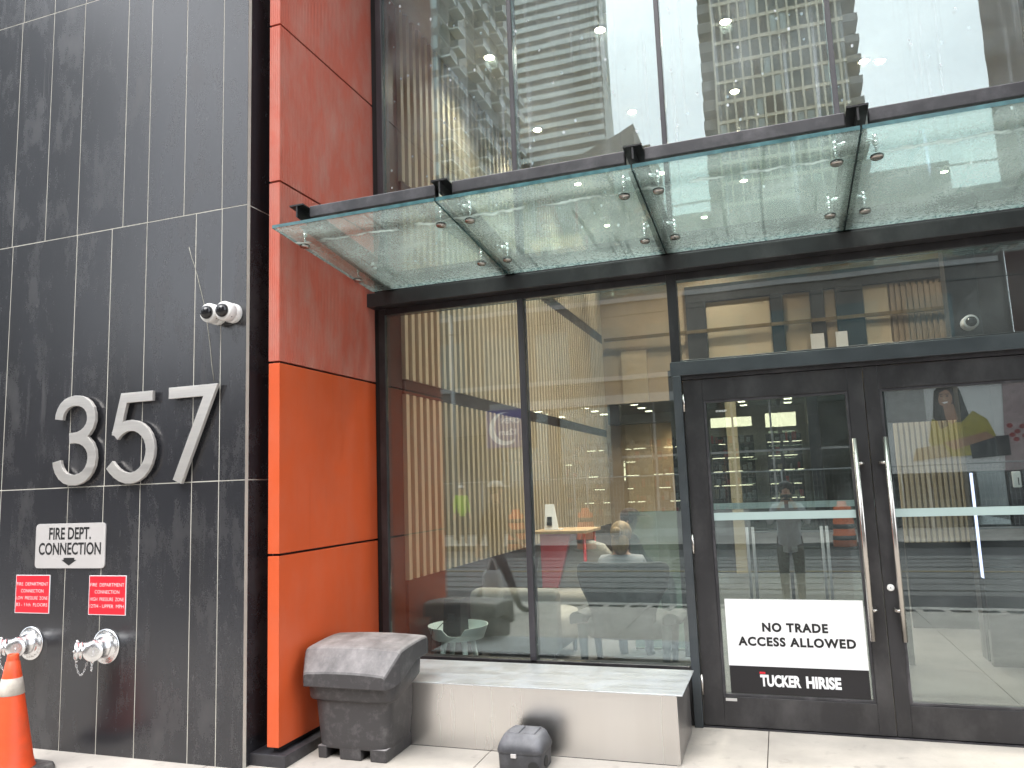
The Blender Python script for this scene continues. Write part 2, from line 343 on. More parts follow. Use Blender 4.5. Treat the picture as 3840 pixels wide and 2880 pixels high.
# ------------------------------------------------------------------ mesh builder
class MB:
    """collects shapes in world coordinates; build() links them as ONE mesh object"""
    def __init__(self): self.v = []; self.f = []; self.mi = []; self.sm = []
    def add(self, vs, fs, mi=0, smooth=False):
        o = len(self.v); self.v += [tuple(p) for p in vs]
        for f in fs: self.f.append(tuple(i+o for i in f)); self.mi.append(mi); self.sm.append(smooth)
        return self
    def box(self, x0, x1, y0, y1, z0, z1, mi=0):
        if x0 > x1: x0, x1 = x1, x0
        if y0 > y1: y0, y1 = y1, y0
        if z0 > z1: z0, z1 = z1, z0
        return self.add([(x0,y0,z0),(x1,y0,z0),(x1,y1,z0),(x0,y1,z0),(x0,y0,z1),(x1,y0,z1),(x1,y1,z1),(x0,y1,z1)],
                        [(0,3,2,1),(4,5,6,7),(0,1,5,4),(1,2,6,5),(2,3,7,6),(3,0,4,7)], mi)
    def hexa(self, p, mi=0):        # 8 corners, bottom ring then top ring
        return self.add(p, [(0,3,2,1),(4,5,6,7),(0,1,5,4),(1,2,6,5),(2,3,7,6),(3,0,4,7)], mi)
    def rings(self, rings, mi=0, smooth=True, cap=True, close=True):
        n = len(rings[0]); vs = [p for r in rings for p in r]; fs = []
        for k in range(len(rings)-1):
            for i in range(n if close else n-1):
                j = (i+1) % n; fs.append((k*n+i, k*n+j, (k+1)*n+j, (k+1)*n+i))
        self.add(vs, fs, mi, smooth)
        if cap:
            self.add(rings[0], [tuple(reversed(range(n)))], mi); self.add(rings[-1], [tuple(range(n))], mi)
        return self
    def cyl(self, p0, p1, r0, r1=None, n=20, mi=0, cap=True):
        r1 = r0 if r1 is None else r1; p0 = Vector(p0); p1 = Vector(p1); d = (p1-p0).normalized()
        a = d.orthogonal().normalized(); b = d.cross(a)
        rr = [[tuple(p+ (a*math.cos(2*math.pi*i/n)+b*math.sin(2*math.pi*i/n))*r) for i in range(n)] for p, r in ((p0, r0), (p1, r1))]
        return self.rings(rr, mi, True, cap)
    def lathe(self, o, axis, prof, n=28, mi=0):   # prof: (distance along axis, radius)
        o = Vector(o); d = Vector(axis).normalized(); a = d.orthogonal().normalized(); b = d.cross(a)
        rr = [[tuple(o+d*t+(a*math.cos(2*math.pi*i/n)+b*math.sin(2*math.pi*i/n))*max(r, 1e-4)) for i in range(n)] for t, r in prof]
        return self.rings(rr, mi, True, True)
    def tube(self, path, r, n=8, mi=0):
        P = [Vector(p) for p in path]; rr = []
        up = None
        for i, p in enumerate(P):
            d = (P[min(i+1, len(P)-1)]-P[max(i-1, 0)]).normalized()
            if up is None: up = d.orthogonal().normalized()
            a = (up-d*up.dot(d)).normalized(); b = d.cross(a); up = a
            rad = r[i] if isinstance(r, (list, tuple)) else r
            rr.append([tuple(p+(a*math.cos(2*math.pi*k/n)+b*math.sin(2*math.pi*k/n))*rad) for k in range(n)])
        return self.rings(rr, mi, True, True)
    def ball(self, c, r, n=12, mi=0, sc=(1, 1, 1)):
        c = Vector(c); rr = []
        for k in range(n//2+1):
            th = math.pi*k/(n//2); s = max(math.sin(th), .002)
            rr.append([(c.x+r*sc[0]*s*math.cos(2*math.pi*i/n), c.y+r*sc[1]*s*math.sin(2*math.pi*i/n), c.z-r*sc[2]*math.cos(th)) for i in range(n)])
        return self.rings(rr, mi, True, True)
    def prism(self, poly, y0, y1, mi=0):          # poly in (x, z), extruded along y
        n = len(poly); a = [(x, y0, z) for x, z in poly]; b = [(x, y1, z) for x, z in poly]
        self.add(a+b, [tuple(range(n)), tuple(reversed(range(n, 2*n)))]+[(i, i+n, (i+1) % n+n, (i+1) % n) for i in range(n)], mi)
        return self
    def stroke(self, pts, w, y0, y1, side=0, mi=0):   # ribbon of width w along pts (x, z), from front y0 to back y1
        P = [Vector(p) for p in pts]; Ls = []; Rs = []
        for i, p in enumerate(P):
            d0 = (P[i]-P[i-1]).normalized() if i else None; d1 = (P[i+1]-P[i]).normalized() if i < len(P)-1 else None
            d = ((d0 or d1)+(d1 or d0)).normalized(); nrm = Vector((-d.y, d.x))
            k = 1.0
            if d0 and d1: k = 1/max(.35, nrm.dot(Vector((-d1.y, d1.x))))
            Ls.append(p+nrm*w/2*k); Rs.append(p-nrm*w/2*k)
        n = len(P); vs = []
        for y in (y0, y1):
            vs += [(q.x, y, q.y) for q in Ls]+[(q.x, y, q.y) for q in Rs]
        fs = []; ms = []
        for i in range(n-1):
            fs.append((i, n+i, n+i+1, i+1)); ms.append(mi)
            fs.append((2*n+i, 2*n+i+1, 3*n+i+1, 3*n+i)); ms.append(mi)
            fs.append((i, i+1, 2*n+i+1, 2*n+i)); ms.append(mi+1)
            fs.append((n+i, 3*n+i, 3*n+i+1, n+i+1)); ms.append(mi+1)
        fs.append((0, 2*n, 3*n, n)); ms.append(mi+1)
        fs.append((n-1, 2*n-1, 4*n-1, 3*n-1)); ms.append(mi+1)
        o = len(self.v); self.v += vs
        for f, m in zip(fs, ms): self.f.append(tuple(i+o for i in f)); self.mi.append(m); self.sm.append(False)
        return self
    def build(self, name, mats, parent=None, bevel=0.0, seg=2, loc=None, fix=True):
        me = bpy.data.meshes.new(name)
        off = wloc(parent) if parent else Vector(loc or (0, 0, 0))
        me.from_pydata([Vector(p)-off for p in self.v], [], self.f)
        mats = mats if isinstance(mats, (list, tuple)) else [mats]
        for m in mats: me.materials.append(M[m] if isinstance(m, str) else m)
        me.polygons.foreach_set('material_index', self.mi); me.polygons.foreach_set('use_smooth', self.sm)
        if fix:
            bm = bmesh.new(); bm.from_mesh(me); bmesh.ops.remove_doubles(bm, verts=bm.verts, dist=1e-5)
            bmesh.ops.recalc_face_normals(bm, faces=bm.faces); bm.to_mesh(me); bm.free()
        o = bpy.data.objects.new(name, me); COL.objects.link(o)
        if parent: o.parent = parent
        else: o.location = off
        if bevel:
            b = o.modifiers.new('bevel', 'BEVEL'); b.width = bevel; b.segments = seg; b.limit_method = 'ANGLE'; b.angle_limit = R(40)
            b.harden_normals = False
        return o

def wloc(o):
    v = Vector((0, 0, 0))
    while o: v += Vector(o.location); o = o.parent
    return v
def tag(o, label, cat, group=None):
    o['label'] = label; o['category'] = cat
    if group: o['group'] = group
    return o
def struct(o, kind='structure'): o['kind'] = kind; return o
def thing(name, label, cat, loc, group=None):
    o = bpy.data.objects.new(name, None); COL.objects.link(o); o.location = loc; o.empty_display_size = .1
    return tag(o, label, cat, group)
def dup(root, loc, label, group=None):
    r = root.copy(); COL.objects.link(r); r.location = loc; r['label'] = label
    if group: r['group'] = group
    for ch in list(root.children):
        c = ch.copy(); COL.objects.link(c); c.parent = r
        for g in list(ch.children):
            d = g.copy(); COL.objects.link(d); d.parent = c
    return r

def text(mb, s, x, y, z, w=None, h=None, bold=0.0, align='C', face=-1, mi=0, depth=0.0012, sp=1.0):
    """adds lettering to mb, centred at x (or left aligned), baseline-box centre at z, lying on plane y and looking along face*y"""
    cu = bpy.data.curves.new('t', 'FONT'); cu.body = s; cu.size = 1; cu.offset = bold; cu.space_character = sp; cu.resolution_u = 4
    ob = bpy.data.objects.new('t', cu); COL.objects.link(ob)
    dg = bpy.context.evaluated_depsgraph_get(); me = bpy.data.meshes.new_from_object(ob.evaluated_get(dg))
    xs = [v.co.x for v in me.vertices]; ys = [v.co.y for v in me.vertices]
    x0, x1, y0, y1 = min(xs), max(xs), min(ys), max(ys)
    sy = h/(y1-y0) if h else None; sx = w/(x1-x0) if w else sy
    sy = sy or sx
    cx = (x0+x1)/2 if align == 'C' else x0
    sgn = 1 if face < 0 else -1
    vs = [(x+sgn*(v.co.x-cx)*sx, y+face*depth, z+(v.co.y-(y0+y1)/2)*sy) for v in me.vertices]
    mb.add(vs, [tuple(p.vertices) for p in me.polygons], mi)
    bpy.data.objects.remove(ob); bpy.data.curves.remove(cu); bpy.data.meshes.remove(me)
# ------------------------------------------------------------------ ground, street
D = 5.38                                   # plane of the shop glass
def gz(y): return -0.02*(D-y)              # pavement falls 2 % to the kerb
def ground():
    m = MB(); m.add([(-900,-900,-.42),(900,-900,-.42),(900,900,-.42),(-900,900,-.42)], [(0,1,2,3)])
    struct(m.build('ground', 'asphalt'))
    # pavement: slabs with open joints over a darker bed
    bed = MB(); bed.add([(-30,-.13,gz(-.13)-.012),(30,-.13,gz(-.13)-.012),(30,5.42,gz(5.42)-.012),(-30,5.42,gz(5.42)-.012)], [(0,1,2,3)])
    struct(bed.build('pavement_bed', 'joint'))
    s = MB(); xs = [-30]; x = -0.203-1.62*18
    while x < 30: xs.append(x); x += 1.62
    ys = [-.13, 1.62, 3.36, 5.42]
    for i in range(len(xs)-1):
        for j in range(3):
            a, b, c, d = xs[i]+.003, xs[i+1]-.003, ys[j]+.003, ys[j+1]-.003
            if b-a < .1: continue
            s.hexa([(a,c,gz(c)-.1),(b,c,gz(c)-.1),(b,d,gz(d)-.1),(a,d,gz(d)-.1),(a,c,gz(c)),(b,c,gz(c)),(b,d,gz(d)),(a,d,gz(d))])
    struct(s.build('pavement', 'sidewalk', fix=False))
    k = MB(); k.box(-30,30,-.33,-.135,-.42,-.110); struct(k.build('kerb', 'kerb'))
    g = MB()
    for i in range(60): g.box(-3+i*.3,-3+i*.3+.22,-.10,.06,-.1128,-.1045)
    struct(g.build('kerb_grate', 'rail'))
    r = MB(); r.box(-60,60,-10.2,-.335,-.5,-.235); struct(r.build('road', 'asphalt'))
    t = MB(); t.box(-60,60,-8.1,-2.2,-.3,-.231); struct(t.build('track_bed', 'track_slab'))
    q = MB()
    for y in (-2.7,-4.2,-5.9,-7.4): q.box(-60,60,y-.06,y+.06,-.3,-.227)
    for y in (-3.45,-5.05,-6.65): q.box(-60,60,y-.03,y+.03,-.3,-.2275)
    struct(q.build('tram_rails', 'rail'))
    y_ = MB(); y_.box(-60,60,-5.22,-5.12,-.3,-.2262);  struct(y_.build('road_marking', 'yellow_paint'))
    f = MB(); f.box(-60,60,-15,-10.2,-.5,-.1); struct(f.build('far_pavement', 'sidewalk'))
ground()

# ------------------------------------------------------------------ black stone wall with open return
def stone_wall():
    t = thing('stone_wall', 'black stone tiled wall with pale grout joints carrying the house number', 'wall', (-4.2, 4.05, -.03))
    Y = 4.05; J = .0055
    rows = [(-.03,1.6945,[-7.3,-6.6,-5.9,-5.6,-5.277,-4.645,-4.330,-4.017,-3.597,-3.384]),
            (1.6945,3.4945,[-7.3,-6.6,-5.9,-5.6,-5.277,-4.649,-4.326,-4.015,-3.596,-3.383]),
            (3.4945,5.292,[-7.3,-6.6,-5.9,-5.6,-5.289,-4.961,-4.653,-4.232,-4.014,-3.701,-3.386]),
            (5.292,7.09,[-7.3,-6.6,-5.9,-5.277,-4.961,-4.646,-4.232,-4.014,-3.597,-3.384])]
    m = MB(); XR = -3.182
    for k, (z0, z1, xs) in enumerate(rows):
        e = [-9.0]+xs+[XR]
        for i in range(len(e)-1):
            a = e[i]+J/2; b = e[i+1]-(J/2 if i < len(e)-2 else .0016)
            m.box(a, b, Y+random.uniform(-.0006,.0006), Y+.03, z0+J/2, z1-J/2)
        m.box(XR-.03-.0004, XR, Y+.0312, 4.33, z0+J/2, z1-J/2)       # return tiles
    m.build('stone_tiles', 'stone', t, .0012, 1)
    g = MB(); g.box(-9,XR-.0010,Y+.0012,Y+.29,-.03,7.09); g.build('grout_bed', 'grout', t)
    b = MB(); b.box(-9,XR-.02,Y+.02,4.33,-.12,-.032); b.build('base_flashing', 'grout', t)
    c = MB(); c.box(-9, XR-.032, 4.342, 9, -.1, 7.09); c.build('core', 'black', t)
    # hairline crack that runs down from the upper row past the cameras
    pts = [(-3.651,3.269),(-3.631,3.203),(-3.601,3.13),(-3.577,3.058),(-3.545,2.95),(-3.509,2.83),(-3.488,2.71),(-3.468,2.598),(-3.449,2.45),(-3.429,2.335)]
    k = MB(); k.tube([(x,4.0492,z) for x, z in pts], .0022, 5); k.build('crack', 'crack', t)
stone_wall()

# ------------------------------------------------------------------ orange metal pier
def orange_pier():
    t = thing('metal_pier', 'orange sheet metal pier beside the black stone wall, ribbed above and smooth below', 'cladding', (-3.0, 4.6, 0))
    X0, X1, Y0, Y1 = -3.068, -2.985, 4.128, 5.375
    def panel(z0, z1, rib, name, mat):
        g = .0075; z0 += g; z1 -= g; m = MB()
        if not rib:
            m.box(X0, X1, Y0, Y1, z0, z1); return m.build(name, mat, t, .003, 2)
        # ribbed sheet: fine vertical flutes on the return and on the nose
        p = []; n = 66; pitch = (Y1-Y0-.012)/n
        for i in range(n):
            y = Y0+.012+i*pitch
            p += [(X1, y), (X1, y+pitch*.45), (X1-.0035, y+pitch*.6), (X1-.0035, y+pitch*.88)]
        nose = []; k = 5; pw = (X1-X0)/k
        for i in range(k):
            x = X0+i*pw; nose += [(x, Y0), (x+pw*.5, Y0), (x+pw*.62, Y0+.002), (x+pw*.9, Y0+.002)]
        poly = [(X0, Y1)]+nose+[(X1-.002, Y0)]+p+[(X1, Y1)]
        a = [(x, y, z0) for x, y in poly]; b = [(x, y, z1) for x, y in poly]; N = len(poly)
        m.add(a+b, [(i, (i+1) % N, (i+1) % N+N, i+N) for i in range(N)]+[tuple(range(N)), tuple(range(N, 2*N))])
        return m.build(name, mat, t)
    panel(.075, 1.222, False, 'panel', 'orange'); panel(1.222, 2.440, False, 'panel', 'orange')
    panel(2.440, 3.652, True, 'panel', 'orange_rib'); panel(3.652, 4.768, True, 'panel', 'orange_rib'); panel(4.768, 7.0, True, 'panel', 'orange_rib')
    m = MB(); m.box(X0+.012, X1-.03, Y0+.05, Y1, .0, 7.0); m.build('backing', 'black', t)
    # folded base flashing
    b = MB(); zf = gz(4.2); b.box(X0-.13, X1+.055, Y0-.012, Y1, zf-.02, .045); b.build('base_flashing', 'steel_dark', t, .004)
    r = MB(); r.box(-3.215, X0-.012, 4.345, 5.3, -.1, 7.0); r.build('reveal', 'black', t)
orange_pier()

# ------------------------------------------------------------------ glass canopy
SL = -0.0961
def cz(y, dz=0.0): return 3.145+SL*(y-5.25)+dz
def canopy():
    t = thing('glass_canopy', 'sloping green glass canopy on black steel arms over the entrance', 'canopy', (-.6, 3.97, 3.27))
    TH = .021; YF, YB = 3.972, 5.243
    xs = [-2.931, -1.7985, -.638, .4985, 1.66, 2.82]
    for i in range(5):
        a = xs[i]+(.005 if i else 0); b = xs[i+1]-.005
        m = MB()
        p = [(a,YF,cz(YF)),(b,YF,cz(YF)),(b,YB,cz(YB)),(a,YB,cz(YB)),(a,YF,cz(YF)+TH),(b,YF,cz(YF)+TH),(b,YB,cz(YB)+TH),(a,YB,cz(YB)+TH)]
        m.add(p, [(0,3,2,1)], 0); m.add(p, [(4,5,6,7)], 2); m.add(p, [(0,1,5,4),(1,2,6,5),(2,3,7,6),(3,0,4,7)], 1)
        m.build('glass_panel', ['canopy', 'canopy_edge', 'glass_low'], t)
    # outrigger I-beams, tapering to the front, each with two spider fittings
    arms = [-2.795, -1.7985, -.638, .4985, 1.66]
    for x in arms:
        m = MB(); w = .052; zt = .165
        def sl(x0, x1, y0, y1, d0, d1, e0=None, e1=None):
            e0 = d0 if e0 is None else e0; e1 = d1 if e1 is None else e1
            m.hexa([(x0,y0,cz(y0,d0)),(x1,y0,cz(y0,d0)),(x1,y1,cz(y1,e0)),(x0,y1,cz(y1,e0)),(x0,y0,cz(y0,d1)),(x1,y0,cz(y0,d1)),(x1,y1,cz(y1,e1)),(x0,y1,cz(y1,e1))])
        sl(x-w, x+w, 4.035, 5.36, zt-.009, zt)                               # top flange
        sl(x-.005, x+.005, 4.040, 5.36, .085, zt-.0092, .028, zt-.0092)      # web, deeper at the wall
        sl(x-w*.9, x-.0052, 4.14, 5.36, .062, .070, .020, .028); sl(x+.0052, x+w*.9, 4.14, 5.36, .062, .070, .020, .028)
        ar = m.build('outrigger_arm', 'beam_black', t)
        for y in (4.275, 4.962):
            f = MB(); sides = ((-1, 1) if x > -2.7 else (-1,))
            f.cyl((x-.035,y,cz(y,.105)),(x+.035,y,cz(y,.105)),.011,n=12); f.cyl((x-.03,y+.05,cz(y,.085)),(x+.03,y+.05,cz(y,.085)),.010,n=12)
            for s in sides:
                xx = x+s*.098
                f.tube([(x,y,cz(y,.10)),(x+s*.05,y,cz(y,.095)),(xx,y,cz(y,.085))], [.014,.011,.010], 10)
                f.cyl((xx,y,cz(y,.022)),(xx,y,cz(y,.060)),.0065,n=10); f.ball((xx,y,cz(y,.070)),.017,10); f.cyl((xx,y,cz(y,.080)),(xx,y,cz(y,.118)),.012,n=12)
            sp = f.build('spider_fitting', 'chrome', t)
            for s in sides:
                xx = x+s*.098
                g = MB(); g.lathe((xx,y,cz(y)-.001), (0,SL,-1), [(0,.0325),(.004,.0335),(.0042,.0335)], 24, 1); g.lathe((xx,y,cz(y)-.005), (0,SL,-1), [(0,.032),(.008,.032),(.0125,.027),(.014,.010)], 24, 0)
                g.build('disc', ['nickel_disc', 'lens'], sp)
    m = MB(); y0, y1 = 4.098, 4.158
    for i in range(len(arms)-1):
        a, b = arms[i]+.054, arms[i+1]-.054
        m.hexa([(a,y0,cz(y0,.098)),(b,y0,cz(y0,.098)),(b,y1,cz(y1,.098)),(a,y1,cz(y1,.098)),(a,y0,cz(y0,.172)),(b,y0,cz(y0,.172)),(b,y1,cz(y1,.172)),(a,y1,cz(y1,.172))])
    m.build('front_tube', 'steel_dark', t, .006)
    # wall channel under the back edge of the glass
    c = MB(); c.box(-2.983, 4.2, 5.245, 5.374, 3.028, 3.136); c.build('wall_channel', 'frame', t, .004)
    c2 = MB(); c2.box(-2.90, 4.2, 5.30, 5.372, 3.137, 3.30); c2.build('flashing', 'beam_black', t)
canopy()

# ------------------------------------------------------------------ shop window under the canopy
def storefront():
    t = thing('shop_window', 'tall dark framed shop window with two panes behind the steel bench', 'window', (-1.8, D, 0))
    Y0, Y1 = 5.352, 5.44
    f = MB()
    f.box(-2.94,-2.885,Y0,Y1,0,3.026); f.box(-2.8848,-.666,Y0,Y1,2.976,3.026); f.box(-2.8848,-.666,Y0,Y1,0,.372)
    f.build('frame', 'frame', t, .003)
    g = MB(); g.box(-2.983,-2.941,5.376,5.46,0,3.3); g.build('seal', 'black', t)
    m = MB(); m.box(-1.772,-1.729,Y0-.012,Y1,.373,2.975); m.build('mullion', 'frame_mull', t, .003)
    for a, b in ((-2.884,-1.7725),(-1.7285,-.6665)):
        p = MB(); p.box(a, b, D-.008, D+.018, .3725, 2.9755); p.build('glass_pane', 'glass_low', t)
storefront()

def transom():
    t = thing('transom_window', 'low wide glass light above the double doors and under the canopy', 'window', (.5, D, 2.4))
    f = MB(); f.box(-.6655,-.600,5.352,5.44,2.398,3.026); f.box(-.5995,4.2,5.352,5.44,2.976,3.026); f.box(-.5995,4.2,5.36,5.44,2.398,2.412)
    f.build('frame', 'frame', t, .003)
    p = MB(); p.box(-.5995,1.72,D-.008,D+.018,2.4125,2.9755); p.build('glass_pane', 'glass_low', t)
    m = MB(); m.box(1.7205,1.77,5.352,5.44,2.4125,2.9755); m.build('mullion', 'frame_mull', t)
    p = MB(); p.box(1.7705,4.2,D-.008,D+.018,2.4125,2.9755); p.build('glass_pane', 'glass_low', t)
transom()

def door_frame():
    t = thing('door_frame', 'slate grey metal frame round the double doors', 'door frame', (.53, D, 0))
    h = MB(); h.box(-.672,1.78,5.318,5.45,2.300,2.396); h.build('header', 'frame_blue', t, .003)
    k = MB(); k.box(-.600,1.70,5.345,5.45,2.272,2.2995); k.build('stop', 'frame', t)
    j = MB(); j.box(-.660,-.604,5.318,5.45,0,2.2995); j.build('jamb', 'frame_blue', t, .003)
    j = MB(); j.box(1.705,1.78,5.318,5.45,0,2.2995); j.build('jamb', 'frame_blue', t, .003)
    s = MB(); s.box(-.603,1.70,5.34,5.45,-.02,.006); s.build('threshold', 'steel_dark', t)
door_frame()

def door(name, label, x0, x1, gx0, gx1, side):
    Y0, Y1 = 5.355, 5.40; zb, zt = .012, 2.268; gz0, gz1 = .195, 2.122
    t = thing(name, label, 'door', (x0 if side < 0 else x1, 5.38, 0), 'entrance door leaves')
    f = MB(); f.box(x0,gx0,Y0,Y1,zb,zt); f.box(gx1,x1,Y0,Y1,zb,zt); f.box(gx0+.0003,gx1-.0003,Y0,Y1,zb,gz0); f.box(gx0+.0003,gx1-.0003,Y0,Y1,gz1,zt)
    f.build('leaf_frame', 'frame', t, .002)
    b = MB(); w = .018; yb = Y0+.006
    b.box(gx0,gx0+w,yb,Y1-.004,gz0,gz1); b.box(gx1-w,gx1,yb,Y1-.004,gz0,gz1); b.box(gx0+w,gx1-w,yb,Y1-.004,gz0,gz0+w); b.box(gx0+w,gx1-w,yb,Y1-.004,gz1-w,gz1)
    b.build('glazing_bead', 'steel_dark', t, .003)
    p = MB(); p.box(gx0+w,gx1-w,D-.006,D+.008,gz0+w,gz1-w); p.build('glass_pane', 'glass_low', t)
    s = MB(); s.box(gx0+w+.001,gx1-w-.001,D-.0085,D-.0068,1.316,1.366); s.build('safety_strip', 'film', t)
    hx = .446 if side < 0 else .621
    h = MB(); h.cyl((hx,5.285,.580),(hx,5.285,1.812),.0165,n=20); h.build('pull_handle', 'handle', t)
    sgn = 1 if side < 0 else -1
    for z in (.760, 1.655):
        k = MB(); k.tube([(hx,5.285,z),(hx+sgn*.02,5.287,z),(hx+sgn*.032,5.300,z),(hx+sgn*.037,5.322,z),(hx+sgn*.037,5.356,z)], .0105, 10); k.build('handle_bracket', 'handle', t)
    hxx = x0 if side < 0 else x1
    for z in (2.115, 1.165, .265):
        g = MB(); g.cyl((hxx,5.342,z-.062),(hxx,5.342,z+.062),.009,n=12); g.build('hinge', 'handle', t)
    if side > 0:
        l = MB(); l.lathe((.577,5.3552,.889), (0,-1,0), [(0,.021),(.005,.021),(.008,.018),(.008,.011)], 24); lo = l.build('lock_cylinder', 'white', t)
        c = MB(); c.box(.5755,.5785,5.3462,5.3475,.884,.894); c.build('keyhole', 'ink', lo)
    else:
        q = MB(); text(q, 'STANLEY', -.355, D-.0065, 2.045, .072, .012, .02); q.build('maker_decal', 'sign_white', t)
        q = MB(); q.box(-.455,-.385,Y0-.0015,Y0-.0002,.168,.186); q.build('rating_label', 'sign_silver', t)
    return t
door('entrance_door', 'left leaf of the glazed double doors with a white notice on its glass', -.598, .5325, -.470, .440, -1)
door('entrance_door', 'right leaf of the glazed double doors with the round lock cylinder', .5375, 1.668, .620, 1.560, 1)

def lower_right():
    t = thing('side_window', 'dark framed glass pane right of the double doors', 'window', (3, D, 0))
    p = MB(); p.box(1.782,4.2,D-.008,D+.018,.1,2.3); p.build('glass_pane', 'glass_low', t)
    f = MB(); f.box(1.782,4.2,5.352,5.44,0,.0995); f.box(1.782,4.2,5.352,5.44,2.3005,2.3975); f.build('frame', 'frame', t)
lower_right()

# ------------------------------------------------------------------ tall window above the canopy
def upper_window():
    t = thing('upper_window', 'tall dusty curtain wall glass above the canopy mirroring the towers opposite', 'window', (-.6, D, 3.3))
    f = MB(); f.box(-2.925,-2.872,5.34,5.46,3.02,7.0); f.build('frame', 'frame_mull', t, .003)
    g = MB(); g.box(-2.984,-2.9255,5.376,5.46,3.301,7.0); g.build('seal', 'black', t)
    xs = [-2.8715,-1.752,-.612,.535,1.69,2.84,4.0]
    for i in range(6):
        a = xs[i]+(.018 if i else 0); b = xs[i+1]-.018
        dy = (.0016,-.0012,.0009,-.0018,.0012,-.0008)[i]; dz = (.0015,-.002,.0012,.0022,-.0016,.001)[i]   # no two panes sit quite in one plane
        p = MB(); p.hexa([(a,D-.008-dy-dz,3.03),(b,D-.008+dy-dz,3.03),(b,D+.02+dy-dz,3.03),(a,D+.02-dy-dz,3.03),(a,D-.008-dy+dz,6.45),(b,D-.008+dy+dz,6.45),(b,D+.02+dy+dz,6.45),(a,D+.02-dy+dz,6.45)])
        o = p.build('glass_pane', 'glass_up', t)
    for x in xs[1:]:
        m = MB(); m.box(x-.0175,x+.0175,5.352,5.47,3.03,6.45); m.build('mullion', 'frame_mull', t, .003)
    h = MB(); h.box(-2.8715,4.2,5.35,5.47,6.451,7.0); h.build('spandrel', 'frame', t)
upper_window()

def building_shell():
    t = thing('entrance_building', 'dark upper storeys of the entrance building above the glass', 'building', (0, 9, 0))
    m = MB(); m.box(-9,9,4.34,5.47,7.095,14); m.box(-9,9,5.475,20,7.095,14); m.build('upper_wall', 'steel_dark', t)
    m = MB(); m.box(4.21,9,5.30,5.6,-.1,7.09); m.build('right_wall', 'stone', t)
building_shell()
# ------------------------------------------------------------------ house number
def digit(name, label, strokes, x, gap=0.0):
    t_ = MB()
    for i, (pts, w) in enumerate(strokes): t_.stroke(pts, w, 4.003+.0004*i, 4.028-.0004*i)
    o = t_.build(name, ['zinc', 'nickel_side'], None, .0015, 2, (x, 4.05, 1.69))
    tag(o, label, 'house number', 'house number digits')
    for px, pz in gap:
        p = MB(); p.cyl((px,4.027,pz),(px,4.0505,pz),.006,n=8); p.build('stud', 'nickel_side', o)
def arc(c, rx, rz, a0, a1, n): return [(c[0]+rx*math.cos(R(a0+(a1-a0)*i/n)), c[1]+rz*math.sin(R(a0+(a1-a0)*i/n))) for i in range(n+1)]
th = [(-4.702,2.163),(-4.698,2.192),(-4.687,2.221),(-4.668,2.248),(-4.641,2.269),(-4.606,2.282),(-4.565,2.287),(-4.522,2.284),(-4.482,2.271),(-4.449,2.249),(-4.424,2.218),(-4.412,2.180),(-4.411,2.141),(-4.424,2.103),(-4.449,2.072),(-4.484,2.048),(-4.530,2.033),(-4.600,2.028)]
tl = [(-4.545,2.030),(-4.497,2.021),(-4.455,2.001),(-4.420,1.969),(-4.400,1.929),(-4.394,1.885),(-4.401,1.843),(-4.420,1.805),(-4.450,1.773),(-4.490,1.752),(-4.535,1.742),(-4.582,1.744),(-4.625,1.757),(-4.661,1.781),(-4.687,1.812),(-4.703,1.845),(-4.709,1.876)]
digit('number_three', 'brushed metal digit 3 on the black stone wall', [(th, .071), (tl, .072)], -4.55, [(-4.565,2.287),(-4.412,2.15),(-4.54,1.742),(-4.40,1.9)])
fb = [(-4.200,2.021),(-4.172,2.050),(-4.137,2.072),(-4.098,2.085),(-4.058,2.087),(-4.018,2.080),(-3.980,2.063),(-3.947,2.037),(-3.920,2.003),(-3.903,1.964),(-3.896,1.922),(-3.900,1.880),(-3.913,1.839),(-3.935,1.802),(-3.966,1.770),(-4.005,1.748),(-4.049,1.738),(-4.095,1.740),(-4.138,1.753),(-4.178,1.776),(-4.213,1.806),(-4.238,1.832)]
digit('number_five', 'brushed metal digit 5 on the black stone wall', [([(-3.887,2.274),(-4.128,2.274),(-4.192,2.022)], .066), (fb, .072)], -4.05, [(-3.95,2.274),(-4.13,2.26),(-3.90,1.93),(-4.07,1.738)])
digit('number_seven', 'brushed metal digit 7 on the black stone wall', [([(-3.752,2.278),(-3.418,2.278),(-3.672,1.70)], .073)], -3.57, [(-3.70,2.278),(-3.45,2.27),(-3.66,1.76)])

# ------------------------------------------------------------------ signs on the stone wall
def rrect(x0, x1, z0, z1, r, n=5):
    p = []
    for cx, cz_, a in ((x1-r,z1-r,0),(x0+r,z1-r,90),(x0+r,z0+r,180),(x1-r,z0+r,270)):
        p += [(cx+r*math.cos(R(a+90*i/n)), cz_+r*math.sin(R(a+90*i/n))) for i in range(n+1)]
    return p
def silver_sign():
    t = thing('fire_sign', 'silver fire department connection sign with a down arrow', 'sign', (-4.6, 4.05, 1.15))
    m = MB(); m.prism(rrect(-4.913,-4.291,1.152,1.452,.028), 4.040, 4.0495); m.build('plate', 'sign_silver', t, .0015)
    l = MB(); text(l, 'FIRE DEPT.', -4.602, 4.040, 1.384, .375, .082, .022); l.build('lettering', 'ink', t)
    l = MB(); text(l, 'CONNECTION', -4.602, 4.040, 1.283, .555, .082, .020); l.build('lettering', 'ink', t); l = MB()
    cx = -4.602; zt = 1.222
    l.add([(cx-.048,4.0388,zt),(cx-.048,4.0388,zt-.014),(cx-.068,4.0388,zt-.014),(cx,4.0388,zt-.052),(cx+.068,4.0388,zt-.014),(cx+.048,4.0388,zt-.014),(cx+.048,4.0388,zt)], [tuple(range(7))])
    l.build('arrow', 'ink', t)
silver_sign()
